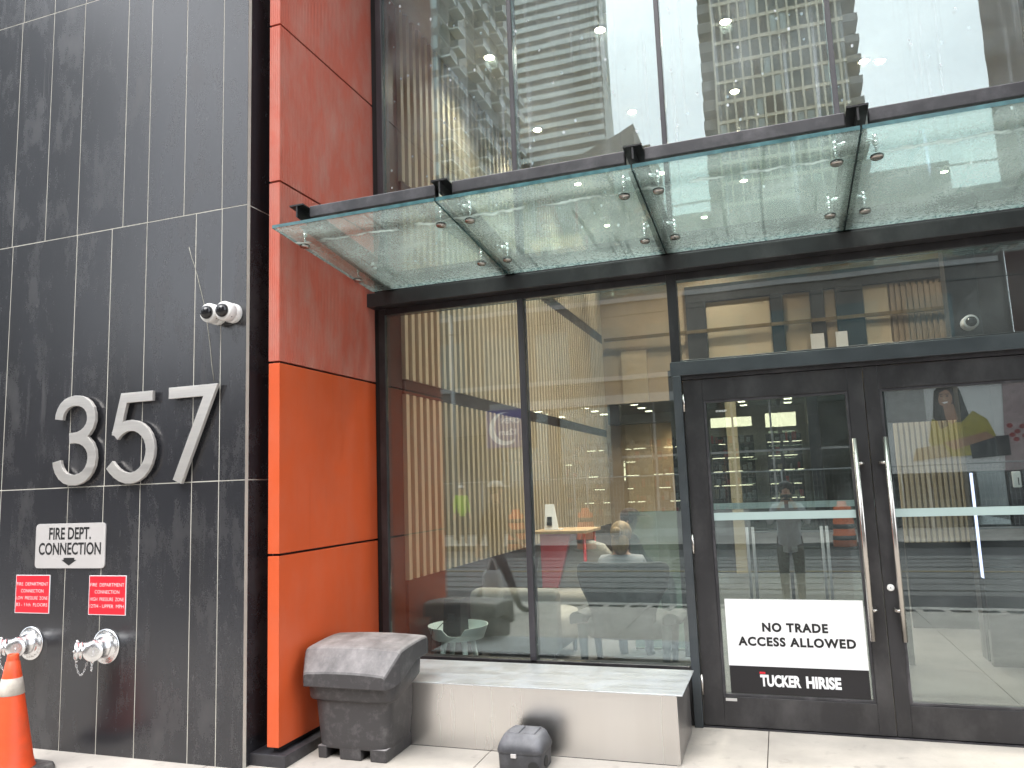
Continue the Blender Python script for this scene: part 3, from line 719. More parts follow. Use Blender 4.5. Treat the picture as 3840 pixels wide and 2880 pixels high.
def red_sign(x0, x1, z0, z1, lines, label):
    t = thing('zone_sign', label, 'sign', ((x0+x1)/2, 4.05, z0), 'red fire connection signs')
    m = MB(); m.box(x0,x1,4.0445,4.0495,z0,z1); m.build('border', 'sign_white', t)
    b = .0045; m = MB(); m.box(x0+b,x1-b,4.0437,4.0444,z0+b,z1-b); m.build('plate', 'sign_red', t)
    c = (x0+x1)/2; h = (z1-z0)
    for s, f, w in lines:
        l = MB(); text(l, s, c, 4.0437, z0+h*f, (x1-x0)*w, .0215, -.012); l.build('lettering', 'sign_white', t)
red_sign(-5.085,-4.771,.850,1.107,[('FIRE  DEPARTMENT',.765,.91),('CONNECTION',.585,.66),('LOW  PRESSURE  ZONE',.40,.91),('B3 - 11th  FLOORS',.225,.91)], 'red square sign for the low pressure zone, B3 to 11th floors')
red_sign(-4.422,-4.106,.850,1.105,[('FIRE  DEPARTMENT',.765,.91),('CONNECTION',.585,.66),('HIGH  PRESSURE  ZONE',.40,.91),('12TH - UPPER  MPH',.225,.91)], 'red square sign for the high pressure zone, 12th floor and up')

# ------------------------------------------------------------------ fire department connections
def standpipe(x, label):
    z = .652; t = thing('standpipe_inlet', label, 'fire connection', (x, 4.05, z), 'chrome fire department inlets')
    m = MB(); m.lathe((x,4.0495,z), (0,-1,0), [(0,.112),(.006,.112),(.010,.108),(.012,.100),(.013,.078),(.020,.074),(.026,.068),(.028,.06)], 48); pl = m.build('wall_plate', 'chrome', t)
    # raised lettering round the plate
    l = MB()
    def ring(word, a0, a1):
        for i, ch in enumerate(word):
            a = R(a0+(a1-a0)*i/(len(word)-1)); n0 = len(l.v); text(l, ch, 0, 0, 0, None, .016, .01)
            rot = a-math.pi/2
            for k in range(n0, len(l.v)):
                px, py, pz = l.v[k]; qx = px*math.cos(rot)-pz*math.sin(rot); qz = px*math.sin(rot)+pz*math.cos(rot)
                l.v[k] = (x+.091*math.cos(a)+qx, 4.0495-.0150, z+.091*math.sin(a)+qz)
    ring('SPRINKLER', 160, 28); ring('STANDPIPE', -20, -152)
    l.build('lettering', 'nickel_side', pl)
    b = MB(); BY = 3.952; b.lathe((x,4.025,z), (0,-1,0), [(0,.068),(.012,.066),(.018,.060),(.05,.057),(.07,.055)], 32); b.ball((x,BY,z), .061, 24)
    s2 = math.sqrt(.5)
    for sg in (-1, 1): b.cyl((x,BY,z),(x+sg*s2*.062,BY-s2*.062,z),.052,.052,28)
    b.build('body', 'chrome', t)
    for sg in (-1, 1):
        o = Vector((x+sg*s2*.058,BY-s2*.058,z)); dr = Vector((sg*s2,-s2,0))
        c = MB(); c.lathe(o, dr, [(0,.055),(.010,.058),(.014,.058),(.016,.054),(.026,.054),(.028,.058),(.046,.058),(.049,.055),(.050,.03)], 32)
        for k in range(2):
            e = Vector((0,0,1 if k else -1)); c.ball(o+dr*.036+e*.060, .010, 8)
        tip = o+dr*.050; c.cyl(tip, tip+dr*.010, .007, .006, 10); c.build('plug', 'chrome', t)
        # retaining chain, hanging in a loop from the plug to the body
        p0 = tip+dr*.008; p1 = Vector((x+sg*.012,BY-.03,z-.058)); N = 15; sag = .12 if sg < 0 else .09
        ch = MB()
        def at(u): q = p0.lerp(p1, u); q.z -= sag*4*u*(1-u)*(.6+.8*u*(1-u)*2); return q
        for i in range(N):
            a_, b_ = at(i/N), at((i+1)/N); d = b_-a_
            side = d.orthogonal().normalized() if i % 2 else d.cross(d.orthogonal()).normalized()
            pts = [a_-d*.1, a_+d*.25+side*.0042, a_+d*.75+side*.0042, b_+d*.1, a_+d*.75-side*.0042, a_+d*.25-side*.0042, a_-d*.1]
            ch.tube(pts, .0017, 5)
        ch.build('chain', 'chrome', t)
standpipe(-4.926, 'chrome fire connection on the wall behind the traffic cone')
standpipe(-4.262, 'chrome fire connection below the high pressure sign, clear of the cone')

# ------------------------------------------------------------------ cameras
def dome_camera(x, label, y=4.05, z=2.768, group='white dome cameras on the stone wall', ax=(0, -1, 0)):
    t = thing('dome_camera', label, 'security camera', (x, y, z), group)
    o = Vector((x, y, z)); d = Vector(ax)
    m = MB(); m.lathe(o, d, [(0,.062),(.004,.064),(.050,.063),(.052,.060),(.054,.063),(.104,.062),(.112,.058),(.114,.040)], 32); m.build('housing', 'white', t)
    m = MB(); m.lathe(o+d*.112, d, [(0,.044),(.012,.0435),(.025,.038),(.036,.028),(.043,.015),(.045,.002)], 24); m.build('dome', 'dome', t)
    for a in (200, 320):
        s = MB(); e = Vector((math.cos(R(a)), 0, math.sin(R(a)))) if abs(d.y) > .5 else Vector((0, math.cos(R(a)), math.sin(R(a))))
        c = o+d*.085+e*.0615; s.ball(c, .004, 8); s.build('screw', 'lens', t)
dome_camera(-3.395, 'white dome camera on the stone wall, the one nearer the number')
dome_camera(-3.275, 'white dome camera on the stone wall, the one nearer the orange pier')

# ------------------------------------------------------------------ traffic cone
def cone():
    x, y = -4.560, 3.63; z = gz(3.63); t = thing('traffic_cone', 'scuffed orange traffic cone with a dirty reflective band', 'traffic cone', (x, y, z))
    b = MB(); N = 8; r = .205
    def oct_(rr, zz): return [(x+rr*sx, y+rr*sy, z+zz) for sx, sy in ((-.8,-1),(.8,-1),(1,-.8),(1,.8),(.8,1),(-.8,1),(-1,.8),(-1,-.8))]
    b.rings([oct_(.19,0), oct_(.195,.012), oct_(.185,.040), oct_(.165,.050)], 0, False); b.build('base', 'cone_base', t, .006)
    prof = [(.045,.150),(.055,.142),(.10,.130),(.30,.0985),(.466,.0715)]
    m = MB(); m.lathe((x,y,z), (0,0,1), prof+[(.600,.0505),(.672,.0385),(.676,.034),(.684,.034),(.712,.031),(.716,.028),(.716,.022),(.60,.02)], 40); m.build('body', 'cone', t)
    k = MB(); k.lathe((x,y,z), (0,0,1), [(.478,.0702),(.480,.0722),(.575,.0570),(.577,.0545)], 40); k.build('reflective_band', 'cone_band', t)
cone()

# ------------------------------------------------------------------ steel bench
def bench():
    t = thing('steel_bench', 'stained stainless steel bench box below the shop window', 'bench', (-1.5, 4.9, 0))
    m = MB(); m.box(-2.62,-.632,4.628,5.235,.371,.3775); m.build('top', 'bench_top', t, .0015)
    z0 = -.012
    f = MB(); f.box(-2.60,-.668,4.652,4.656,z0,.3705); f.build('front_panel', 'bench_side', t)
    e = MB(); e.box(-.672,-.668,4.6565,5.23,z0,.3705); e.build('end_panel', 'bench_end', t)
    e = MB(); e.box(-2.60,-2.596,4.6565,5.23,z0,.3705); e.build('end_panel', 'bench_end', t)
    p = MB(); p.box(-2.5955,-.6725,4.6565,5.22,-.01,.36); p.build('core', 'black', t)
    s = MB(); s.box(-2.59,-.69,4.649,4.66,gz(4.65)-.01,z0-.001); s.build('shadow_gap', 'black', t)
bench()

# ------------------------------------------------------------------ grit bin
def superell(cx, cy, hx, hy, z, n=32, p=5.0):
    o = []
    for i in range(n):
        a = 2*math.pi*(i+.5)/n; c, s = math.cos(a), math.sin(a)
        o.append((cx+hx*math.copysign(abs(c)**(2/p), c), cy+hy*math.copysign(abs(s)**(2/p), s), z))
    return o
def grit_bin():
    z0 = gz(4.35); cx, cy = -2.598, 4.50
    t = thing('grit_bin', 'dusty dark grey plastic grit bin with a domed lid beside the bench', 'bin', (cx, cy, z0))
    b = MB(); rr = []
    for zz, hx, hy in ((.062,.2365,.185),(.10,.240,.188),(.22,.252,.197),(.345,.262,.205),(.352,.290,.222),(.362,.298,.230),(.425,.302,.234),(.47,.302,.234)):
        
        ring = superell(cx, cy, hx, hy, z0+zz, 36, 7)
        if zz > .3: ring = [(x, y, z+.085*min(1, max(0, (y-cy+.13)/.30))) for x, y, z in ring]   # the rim steps up to the back
        rr.append(ring)
    b.rings(rr, 0, True)
    b.build('tub', 'bin', t, .006, 2)
    for (a, c) in ((cx-.2365,cx-.175),(cx-.085,cx+.065),(cx+.125,cx+.2365)):   # three skids, fork slots between them
        f = MB(); f.hexa([(a+.002,cy-.181,z0),(c-.002,cy-.181,z0),(c-.002,cy+.181,z0),(a+.002,cy+.181,z0),(a,cy-.1853,z0+.075),(c,cy-.1853,z0+.075),(c,cy+.1853,z0+.075),(a,cy+.1853,z0+.075)])
        f.build('foot', 'bin', t, .005, 2)
    # lid: skirt, sloping front, nearly flat back
    L = MB(); hx = .333; yf, yb = cy-.275, cy+.248
    prof = [(yf+.012,.452),(yf+.002,.47),(yf,.505),(yf+.012,.522),(yf+.06,.566),(yf+.125,.632),(yf+.145,.646),(yf+.18,.658),(yf+.36,.692),(yb-.03,.688),(yb,.665),(yb+.006,.60),(yb,.565)]
    # side skirt line: low at the front, stepping up towards the back
    def zlow(y):
        u = (y-yf)/(yb-yf); return .440+.115*min(1, max(0, (u-.10)/.55))
    secs = []
    xs = [-1,-.985,-.94,-.75,-.4,0,.4,.75,.94,.985,1]
    for y, z in prof:
        pass
    ys = [yf,yf+.006,yf+.03,yf+.07,yf+.105,yf+.12,yf+.15,yf+.24,yf+.33,yf+.42,yb-.05,yb-.012,yb]
    def ztop(y):
        P = [(yf,.512),(yf+.006,.524),(yf+.03,.552),(yf+.07,.601),(yf+.105,.641),(yf+.12,.650),(yf+.15,.656),(yf+.24,.665),(yf+.33,.672),(yf+.42,.675),(yb-.05,.672),(yb-.012,.664),(yb,.645)]
        for (a, za), (b_, zb) in zip(P, P[1:]):
            if a <= y <= b_+1e-9: return za+(zb-za)*(y-a)/(b_-a)
        return P[-1][1]
    rings = []
    for y in ys:
        zt, zl = ztop(y), zlow(y); tp = 1-.16*max(0, (yf+.10-y)/.10)       # plan narrows at the front corners
        if y > yb-.03: tp = .97
        ring = [(cx-hx*tp, y, z0+zl), (cx-hx*tp*1.002, y, z0+zt-.016)]
        for u in (-.98,-.93,-.80,-.5,-.2,.2,.5,.80,.93,.98):
            ring.append((cx+hx*tp*u, y, z0+zt-(.004 if abs(u) > .95 else .0)+.012*(1-u*u)))
        ring += [(cx+hx*tp*1.002, y, z0+zt-.016), (cx+hx*tp, y, z0+zl)]
        rings.append(ring)
    L.rings(rings, 0, False, True, True)
    L.build('lid', 'bin', t, .007, 3)
grit_bin()

# ------------------------------------------------------------------ rodent bait box
def bait_box():
    t = thing('bait_box', 'small dusty black plastic rodent bait box on the pavement by the bench', 'bait box', (-1.54, 4.45, gz(4.45)))
    x0, x1, y0, y1 = -1.668, -1.400, 4.345, 4.585; z0 = gz(4.46); cx, cy = (x0+x1)/2, (y0+y1)/2; hx, hy = (x1-x0)/2, (y1-y0)/2
    b = MB(); b.rings([superell(cx,cy,hx*.97,hy*.97,z0,28,7), superell(cx,cy,hx,hy,z0+.09,28,7), superell(cx,cy,hx*1.0,hy*1.0,z0+.102,28,7)], 0, True); b.build('tray', 'bait', t, .004)
    l = MB(); l.rings([superell(cx,cy,hx*1.03,hy*1.03,z0+.100,28,7), superell(cx,cy,hx*1.04,hy*1.04,z0+.118,28,7), superell(cx,cy,hx*.97,hy*.96,z0+.150,28,6), superell(cx,cy+.012,hx*.84,hy*.80,z0+.184,28,5), superell(cx,cy+.016,hx*.70,hy*.66,z0+.196,28,5)], 0, True)
    l.build('lid', 'bait', t, .005)
    for dx in (-.048, .048):
        r = MB(); r.hexa([(cx+dx-.036,cy-.062,z0+.190),(cx+dx+.036,cy-.062,z0+.190),(cx+dx+.036,cy+.075,z0+.192),(cx+dx-.036,cy+.075,z0+.192),(cx+dx-.030,cy-.054,z0+.203),(cx+dx+.030,cy-.054,z0+.203),(cx+dx+.030,cy+.068,z0+.205),(cx+dx-.030,cy+.068,z0+.205)]); r.build('rib', 'bait', t, .004)
    c = MB(); c.box(cx-.045,cx-.012,y0-.010,y0+.01,z0+.082,z0+.104); c.build('catch', 'sign_silver', t, .002)
    k = MB(); k.cyl((x1-.006,cy-.03,z0+.05),(x1+.0035,cy-.03,z0+.05),.030,n=20); k.build('entry_hole', 'lens', t)
    k = MB(); k.cyl((cx+.085,y0+.02,z0+.038),(cx+.085,y0-.0025,z0+.038),.030,n=20); k.build('entry_hole', 'lens', t)
bait_box()

# ------------------------------------------------------------------ notice on the left door
def notice():
    t = thing('door_notice', 'white and black notice board fixed low on the glass of the left door', 'notice', (0, 5.37, .2))
    y = 5.3655
    m = MB(); m.box(-.421,.412,y,y+.006,.388,.807); m.build('board', 'sign_white', t)
    m = MB(); m.box(-.4185,.410,y-.0002,y+.006,.216,.3876); m.build('lower_band', 'sign_black', t)
    l = MB(); text(l, 'NO TRADE', .0, y, .633, .395, .058, .045, sp=1.15); l.build('lettering', 'ink', t); l = MB(); text(l, 'ACCESS ALLOWED', .0, y, .543, .705, .058, .043, sp=1.15); l.build('lettering', 'ink', t)
    l = MB(); text(l, 'TUCKER', -.110, y-.0002, .302, .245, .074, .048); l.build('lettering', 'sign_white', t); l = MB(); text(l, 'HIRISE', .145, y-.0002, .302, .205, .074, .048); l.build('lettering', 'sign_white', t)
    r = MB(); r.box(-.2345,-.199,y-.0015,y-.0004,.343,.355); r.build('red_mark', 'red_tab', t)
notice()
# ------------------------------------------------------------------ lobby behind the glass
def lobby():
    f = MB(); f.box(-3.0,6.5,5.46,14.2,-.1,0.0); struct(f.build('floor', 'inner_floor'))
    c = MB(); c.box(-3.3,6.6,5.48,14.3,5.95,6.1); struct(c.build('ceiling', 'cream'))
    w = MB(); w.box(6.5,6.6,5.48,14.3,0,5.95); struct(w.build('lobby_wall', 'tan'))
    # side wall: maroon panels, oak slats in three bands
    t = thing('slat_wall', 'oak slat wall running deep into the lobby over maroon panels', 'wall', (-3.0, 9, 0))
    b = MB(); b.box(-3.12,-3.02,5.48,14.2,0,5.95); b.build('wall_core', 'dark_panel', t)
    g = .005
    p = MB()
    for z0, z1 in ((0,1.222),(1.222,2.44),(2.44,3.652),(3.652,4.768),(4.768,5.95)): p.box(-3.02,-2.985,5.47,5.828,z0+g,z1-g)
    p.build('end_panels', 'maroon', t, .002)
    for z0, z1, name in ((0,.855,'lower_panel'),(2.40,2.525,'band'),(4.12,4.285,'band')):
        m = MB(); m.box(-3.02,-2.962,5.832,13.85,z0+.002,z1); m.build(name, 'maroon', t, .002)
    for z0, z1 in ((.858,2.397),(2.528,4.117),(4.288,5.94)):
        m = MB(); m.box(-3.019,-3.0,5.834,13.85,z0,z1,1); y = 5.836
        while y < 13.8:
            m.box(-2.9995,-2.952,y,y+.058,z0,z1,0); y += .132
        m.build('slats', ['slat', 'slat_back'], t, fix=False)
    # back wall with tan lift-lobby panels in dark frames
    t = thing('lobby_back_wall', 'tan panelled back wall of the lobby with dark portal frames', 'wall', (0, 13.9, 0))
    m = MB(); m.box(-3.0,6.5,13.9,14.1,0,5.95); m.build('wall_core', 'tan', t)
    m = MB()
    for a, b_ in ((-1.40,-1.06),(.03,.23),(.68,.89),(1.08,1.50),(2.98,3.25)): m.box(a,b_,13.80,13.899,0,4.70)
    m.box(-1.40,3.25,13.79,13.899,4.701,5.0); m.build('portal_frame', 'dark_panel', t)
    for a, b_, mt in ((-2.62,-2.16,'tan_pale'),(-1.05,.02,'tan_pale'),(.24,.67,'tan'),(.9,1.07,'tan'),(1.51,1.88,'tan_pale')):
        q = MB(); q.box(a,b_,13.86,13.8985,0.0,4.69 if a > -2 else 3.95); q.build('panel', mt, t, .003)
    q = MB(); q.box(1.9,2.97,13.88,13.8985,0,4.69,1); x = 1.91
    while x < 2.95: q.box(x,x+.05,13.85,13.8795,0,4.69,0); x += .085
    q.build('slat_panel', ['slat_back', 'slat_back'], t, fix=False)
    r = MB(); r.box(-2.9,2.97,13.74,13.785,4.14,4.20); r.build('brass_rail', 'brass', t)
    s = MB(); s.box(-2.86,-1.55,13.55,13.85,2.60,2.96); s.build('dark_bulkhead', 'dark_panel', t)
    for a, b_ in ((.63,.84),(1.02,1.2)):
        s = MB(); s.box(a,b_,13.70,13.72,3.35,3.93); s.build('white_notice', 'poster_bg', t)
    q = MB(); q.box(-1.38,3.23,13.70,13.735,.0,2.95); q.build('darkening_sheet', 'dark_panel', t)  # dark sheet added only to darken what shows through the doors
    q = MB(); q.box(-.84,-.66,13.66,13.699,.0,2.95); q.build('pale_column', 'tan_pale', t)
    t = thing('vestibule_wall', 'dark maroon vestibule wall with an upright post right of the doors', 'wall', (2.4, 7.6, 0))
    m = MB(); m.box(1.745,6.4,7.6,7.75,0,3.6); m.build('wall_panel', 'maroon', t)
    m = MB(); m.box(1.50,1.744,7.57,7.76,0,3.6); m.build('post', 'dark_panel', t, .004)
    # inner doors
    t = thing('inner_doors', 'glazed inner vestibule doors with tall pale handles behind the left leaf', 'door', (0, 7.35, 0))
    m = MB()
    for a, b_ in ((-.95,-.90),(.0,.03),(.86,.92)): m.box(a,b_,7.33,7.39,0,2.55)
    m.box(-.95,1.5,7.33,7.39,2.551,2.62); m.build('frame', 'dark_panel', t)
    for a, b_ in ((-.895,-.002),(.032,.858)):
        p = MB(); p.box(a,b_,7.35,7.362,.02,2.55); p.build('glass_pane', 'glass_far', t)
        p = MB(); p.box(a,b_,7.3465,7.349,1.31,1.365); p.build('safety_strip', 'film', t)
    for x in (-.335,-.285,.285,.328):
        h = MB(); h.cyl((x,7.28,.42),(x,7.28,1.15),.013,n=12); h.cyl((x,7.28,.5),(x,7.35,.5),.008,n=8); h.cyl((x,7.28,1.05),(x,7.35,1.05),.008,n=8); h.build('pull_handle', 'cloth_grey', t)
    # frosted glass screen left of the doors
    t = thing('glass_screen', 'pale teal glass screen standing left of the inner doors', 'screen', (-.95, 7.6, 0))
    m = MB(); m.box(-1.45,-.96,7.60,7.612,.02,1.30); m.build('panel', glass('teal_screen', .06, (.55,.72,.68), .28), t)
    m = MB(); m.box(-1.45,-.96,7.59,7.622,0,.0195); m.build('shoe', 'zinc', t)
lobby()

def lobby_totem():
    t = thing('directory_totem', 'black glass totem with a glowing blue white edge behind the right door', 'totem', (1.8, 7.4, 0))
    m = MB(); m.box(1.5,2.3,7.38,7.46,0,1.56); m.build('body', 'dome', t, .004)
    m = MB(); m.box(1.4945,1.4995,7.375,7.46,.70,1.56); m.build('edge_light', 'led', t)
    t = thing('card_reader', 'small white card reader on the dark wall behind the right door', 'card reader', (1.8, 7.57, 1.49))
    m = MB(); m.box(1.775,1.835,7.33,7.36,1.43,1.56); m.build('case', 'white', t, .006)
    m = MB(); m.box(1.81,1.818,7.3275,7.3295,1.45,1.51); m.build('slot', 'lens', t)
    m = MB(); m.box(1.785,1.825,7.361,7.379,1.44,1.555); m.build('bracket', 'dark_panel', t)
    t = thing('slat_screen', 'oak slat screen seen through the right door', 'screen', (1.25, 9.0, 1.0))
    m = MB(); x = 1.15
    m.box(1.15,1.80,9.03,9.05,.86,2.10,1)
    while x < 1.78: m.box(x,x+.03,9.0,9.029,.86,2.10,0); x += .052
    m.box(1.15,1.80,9.03,9.10,0.0,.859,2)
    m.build('slats', ['slat', 'slat_back', 'dark_panel'], t, fix=False)
    dome_camera(1.637, 'white dome camera inside on the dark post above the right door', 7.57, 2.85, None)
lobby_totem()

# recessed downlights: a lamp and the light it gives
DL = [(-2.498,6.948),(-2.525,8.691),(-1.334,6.908),(-.178,7.24),(1.164,8.563),(1.329,8.632),(-.172,8.679),(-.189,9.794),(1.251,9.854),(-1.35,8.7),(-2.5,10.6),(-1.3,10.7),(-.2,11.5),(1.3,11.6),(-2.5,12.6),(-.9,12.9),(2.6,12.4)]  # later entries are fill lamps added to even out the lobby
def downlights():
    names = ['above the sofa, nearest the glass','second back along the slat wall','above the armchair near the glass','over the entrance, highest in the glass','right of centre, first of the close pair','right of centre, second of the close pair','in the middle, second from the glass','in the middle, third from the glass','right side, third row back','added as fill, left of centre, second row','added as fill, third along the slat wall','added as fill, left of centre, third row','added as fill, middle of the lobby, fourth row','added as fill, right side, fourth row','added as fill at the far end of the slat wall','added as fill, centre of the far back row','added as fill, far right by the ribbed panel']
    for (x, y), n in zip(DL, names):
        t = thing('downlight', 'round recessed lobby ceiling downlight '+n, 'ceiling light', (x, y, 5.95), 'lobby downlights')
        m = MB(); m.lathe((x,y,5.949), (0,0,-1), [(0,.070),(.006,.070),(.008,.058)], 24); m.build('trim', 'white', t)
        m = MB(); m.cyl((x,y,5.9405),(x,y,5.936),.045,n=20); m.build('lamp', 'lamp', t)
        ld = bpy.data.lights.new('downlight_lamp', 'SPOT'); ld.energy = 62 if x < -2.4 else 110; ld.color = (1, .91, .79); ld.spot_size = R(125); ld.spot_blend = .8; ld.shadow_soft_size = .06
        lo = bpy.data.objects.new('downlight_lamp', ld); COL.objects.link(lo); lo.location = (0, 0, -.035); lo.parent = t
downlights()

def wall_washer():
    # warm light grazing the tan wall beside the door frame, and the strip that washes the slats
    t = thing('wall_sconce', 'warm wall light on the tan wall just left of the doors', 'wall light', (-1.62, 13.75, 2.5))
    m = MB(); m.box(-1.70,-1.54,13.66,13.80,2.35,2.55); m.build('shade', 'dark_panel', t, .004)
    m = MB(); m.box(-1.69,-1.55,13.67,13.79,2.335,2.349); m.build('diffuser', 'lamp', t)
wall_washer()

# ------------------------------------------------------------------ lobby furniture
def side_table():
    cx, cy, z = -2.68, 6.18, .345
    t = thing('side_table', 'round mint tray table with a raised rim close to the window', 'side table', (cx, cy, 0))
    tr = MB(); N = 40; r0, r1 = .215, .255
    tr.cyl((cx,cy,z),(cx,cy,z+.012),r0,r0,N); tr.build('tray', 'mint', t)
    rim = MB(); vs = []; fs = []
    rr = []
    for i in range(N):
        a = 2*math.pi*i/N; c, s = math.cos(a), math.sin(a)
        dip = min(abs(((a-R(285)+math.pi) % (2*math.pi))-math.pi), 9)
        h = .105 if dip > .38 else (.045 if dip < .24 else .045+.06*(dip-.24)/.14)
        q = (r1-r0)*h/.105
        rr.append([(cx+r0*c,cy+r0*s,z),(cx+(r0+q)*c,cy+(r0+q)*s,z+h),(cx+(r0+q-.008)*c,cy+(r0+q-.008)*s,z+h),(cx+(r0-.008)*c,cy+(r0-.008)*s,z)])
    rr.append(rr[0]); rim.rings(rr, 0, False, False, True); rim.build('rim', 'mint', t)
    for a in (45, 135, 225, 315):
        c, s = math.cos(R(a)), math.sin(R(a)); l = MB(); l.cyl((cx+.12*c,cy+.12*s,z),(cx+.19*c,cy+.19*s,0),.026,.016,10); l.build('leg', 'mint', t)
    t = thing('loudspeaker', 'black speaker cabinet standing in the mint tray table', 'speaker', (cx-.03, cy+.02, z+.012))
    m = MB(); zz = z+.0125; x, y = cx-.03, cy+.02
    m.hexa([(x-.085,y-.09,zz),(x+.085,y-.09,zz),(x+.085,y+.09,zz),(x-.085,y+.09,zz),(x-.075,y-.075,zz+.31),(x+.075,y-.075,zz+.31),(x+.075,y+.085,zz+.31),(x-.075,y+.085,zz+.31)]); m.build('cabinet', 'ink', t, .008)
    m = MB(); m.box(x-.03,x+.03,y-.0925,y-.086,zz+.12,zz+.19); m.build('connector_plate', 'steel_dark', t)
    m = MB(); m.tube([(x-.02,y-.092,zz+.14),(x-.06,y-.14,zz+.12),(x-.10,y-.19,zz+.07),(x-.10,y-.25,zz+.09),(x-.11,y-.262,zz),(x-.10,y-.25,.1),(x-.14,y-.2,.01)], .004, 6); m.build('cable', 'wire', t)
side_table()

def soft_block(mb, x0, x1, y0, y1, z0, z1, r=.06, mi=0):
    rr = []
    for zz, k in ((z0,r*.5),(z0+r*.5,0),(z1-r,0),(z1-r*.4,r*.25),(z1,r)):
        rr.append(superell((x0+x1)/2,(y0+y1)/2,(x1-x0)/2-k,(y1-y0)/2-k,zz,28,7))
    mb.rings(rr, mi, True)
def sofa():
    t = thing('lobby_sofa', 'cream upholstered lobby sofa behind the mint table', 'sofa', (-2.36, 7.0, 0))
    m = MB(); soft_block(m,-2.78,-1.95,6.66,6.84,.12,.675); m.build('back', 'sofa', t)
    m = MB(); soft_block(m,-2.78,-1.95,6.85,7.55,.12,.42); m.build('seat', 'sofa', t)
    for x in (-2.72,-2.01):
        for y in (6.74,7.45): l = MB(); l.cyl((x,y,0),(x,y,.13),.02,.025,10); l.build('leg', 'dark_panel', t)
    t = thing('lounge_chair', 'cream round backed lounge chair facing the sofa', 'chair', (-2.3, 8.7, 0))
    m = MB(); rr = []
    for zz, k in ((.3,.0),(.6,.0),(.80,.04),(.90,.12),(.94,.25)): rr.append(superell(-2.30,8.72,.46-k,.10-.2*k*.3,zz,28,4))
    m.rings(rr, 0, True); m.build('back', 'sofa', t)
    m = MB(); soft_block(m,-2.72,-1.88,8.1,8.60,.15,.44); m.build('seat', 'sofa', t)
    for x in (-2.6,-2.0):
        for y in (8.2,8.75): l = MB(); l.cyl((x,y,0),(x,y,.3 if y > 8.5 else .16),.02,.02,8); l.build('leg', 'dark_panel', t)
sofa()
def armchair():
    cx, cy = -1.36, 6.62
    t = thing('armchair', 'large grey felt armchair with its curved back to the window', 'armchair', (cx, cy, 0))
    # wrap-round back: wide at the top, waisted at the seat
    rings = []
    for zz, w, dep in ((.30,.27,.06),(.40,.27,.065),(.50,.28,.07),(.60,.32,.08),(.70,.375,.09),(.80,.405,.10),(.87,.40,.10),(.905,.375,.09),(.92,.32,.07)):
        ring = []; n = 20
        for i in range(n+1):
            u = -1+2*i/n; ring.append((cx+w*u, cy-.13+dep*abs(u)**2.2*2.2, zz))
        for i in range(n+1):
            u = 1-2*i/n; ring.append((cx+w*u*.93, cy-.13+.065+dep*abs(u)**2.2*1.7, zz-.004))
        rings.append(ring)
    m = MB(); m.rings(rings, 0, True, True, True); m.build('back', 'upholstery', t)
    m = MB(); soft_block(m,cx-.34,cx+.34,cy-.02,cy+.62,.28,.45); m.build('seat', 'upholstery', t)
    for s in (-1, 1):
        m = MB(); rr = []
        for yy, h0, h1, ww in ((cy-.03,.40,.50,.05),(cy+.05,.39,.47,.08),(cy+.3,.40,.47,.09),(cy+.5,.42,.46,.06)):
            x = cx+s*.40; rr.append([(x-ww,yy,h0),(x+ww,yy,h0+.02),(x+ww,yy,h1-.01),(x+ww*.5,yy,h1),(x-ww*.5,yy,h1),(x-ww,yy,h1-.02)])
        m.rings(rr, 0, True); m.build('arm', 'upholstery', t)
        for yy, k in ((cy+.02,-.03),(cy+.5,.04)):
            l = MB(); l.cyl((cx+s*.36,yy,.40),(cx+s*.34,yy+k,0),.045,.026,12); l.build('leg', 'upholstery', t)
armchair()
def counter():
    t = thing('red_counter', 'red lacquered counter with an oak top beside the slat wall', 'counter', (-2.4, 8.6, 0))
    m = MB(); m.box(-2.75,-2.10,8.5,9.2,1.035,1.068); m.build('top', 'oak_top', t, .003)
    m = MB(); m.hexa([(-2.66,8.56,.02),(-2.60,8.56,.02),(-2.60,9.1,.02),(-2.66,9.1,.02),(-2.66,8.54,1.034),(-2.30,8.54,1.034),(-2.30,9.12,1.034),(-2.66,9.12,1.034)]); m.build('pedestal', 'red_desk', t, .004)
    m = MB(); m.cyl((-2.16,8.6,0),(-2.16,8.6,1.034),.018,n=12); m.build('leg', 'red_desk', t)
    m = MB(); m.cyl((-2.16,9.1,0),(-2.16,9.1,1.034),.018,n=12); m.build('leg', 'red_desk', t)
    t = thing('tablet_stand', 'white tablet leaning on its stand on the red counter', 'tablet', (-2.57, 8.7, 1.068))
    m = MB(); m.hexa([(-2.64,8.66,1.071),(-2.47,8.66,1.071),(-2.47,8.675,1.071),(-2.64,8.675,1.071),(-2.66,8.78,1.36),(-2.55,8.78,1.36),(-2.55,8.795,1.36),(-2.66,8.795,1.36)]); m.build('case', 'white', t, .003)
    m = MB(); m.hexa([(-2.61,8.662,1.12),(-2.55,8.662,1.12),(-2.55,8.676,1.12),(-2.61,8.676,1.12),(-2.615,8.70,1.22),(-2.56,8.70,1.22),(-2.56,8.715,1.22),(-2.615,8.715,1.22)]); m.build('screen', 'dome', t)
    m = MB(); m.box(-2.65,-2.46,8.68,8.85,1.0685,1.0745); m.build('foot', 'white', t)
counter()
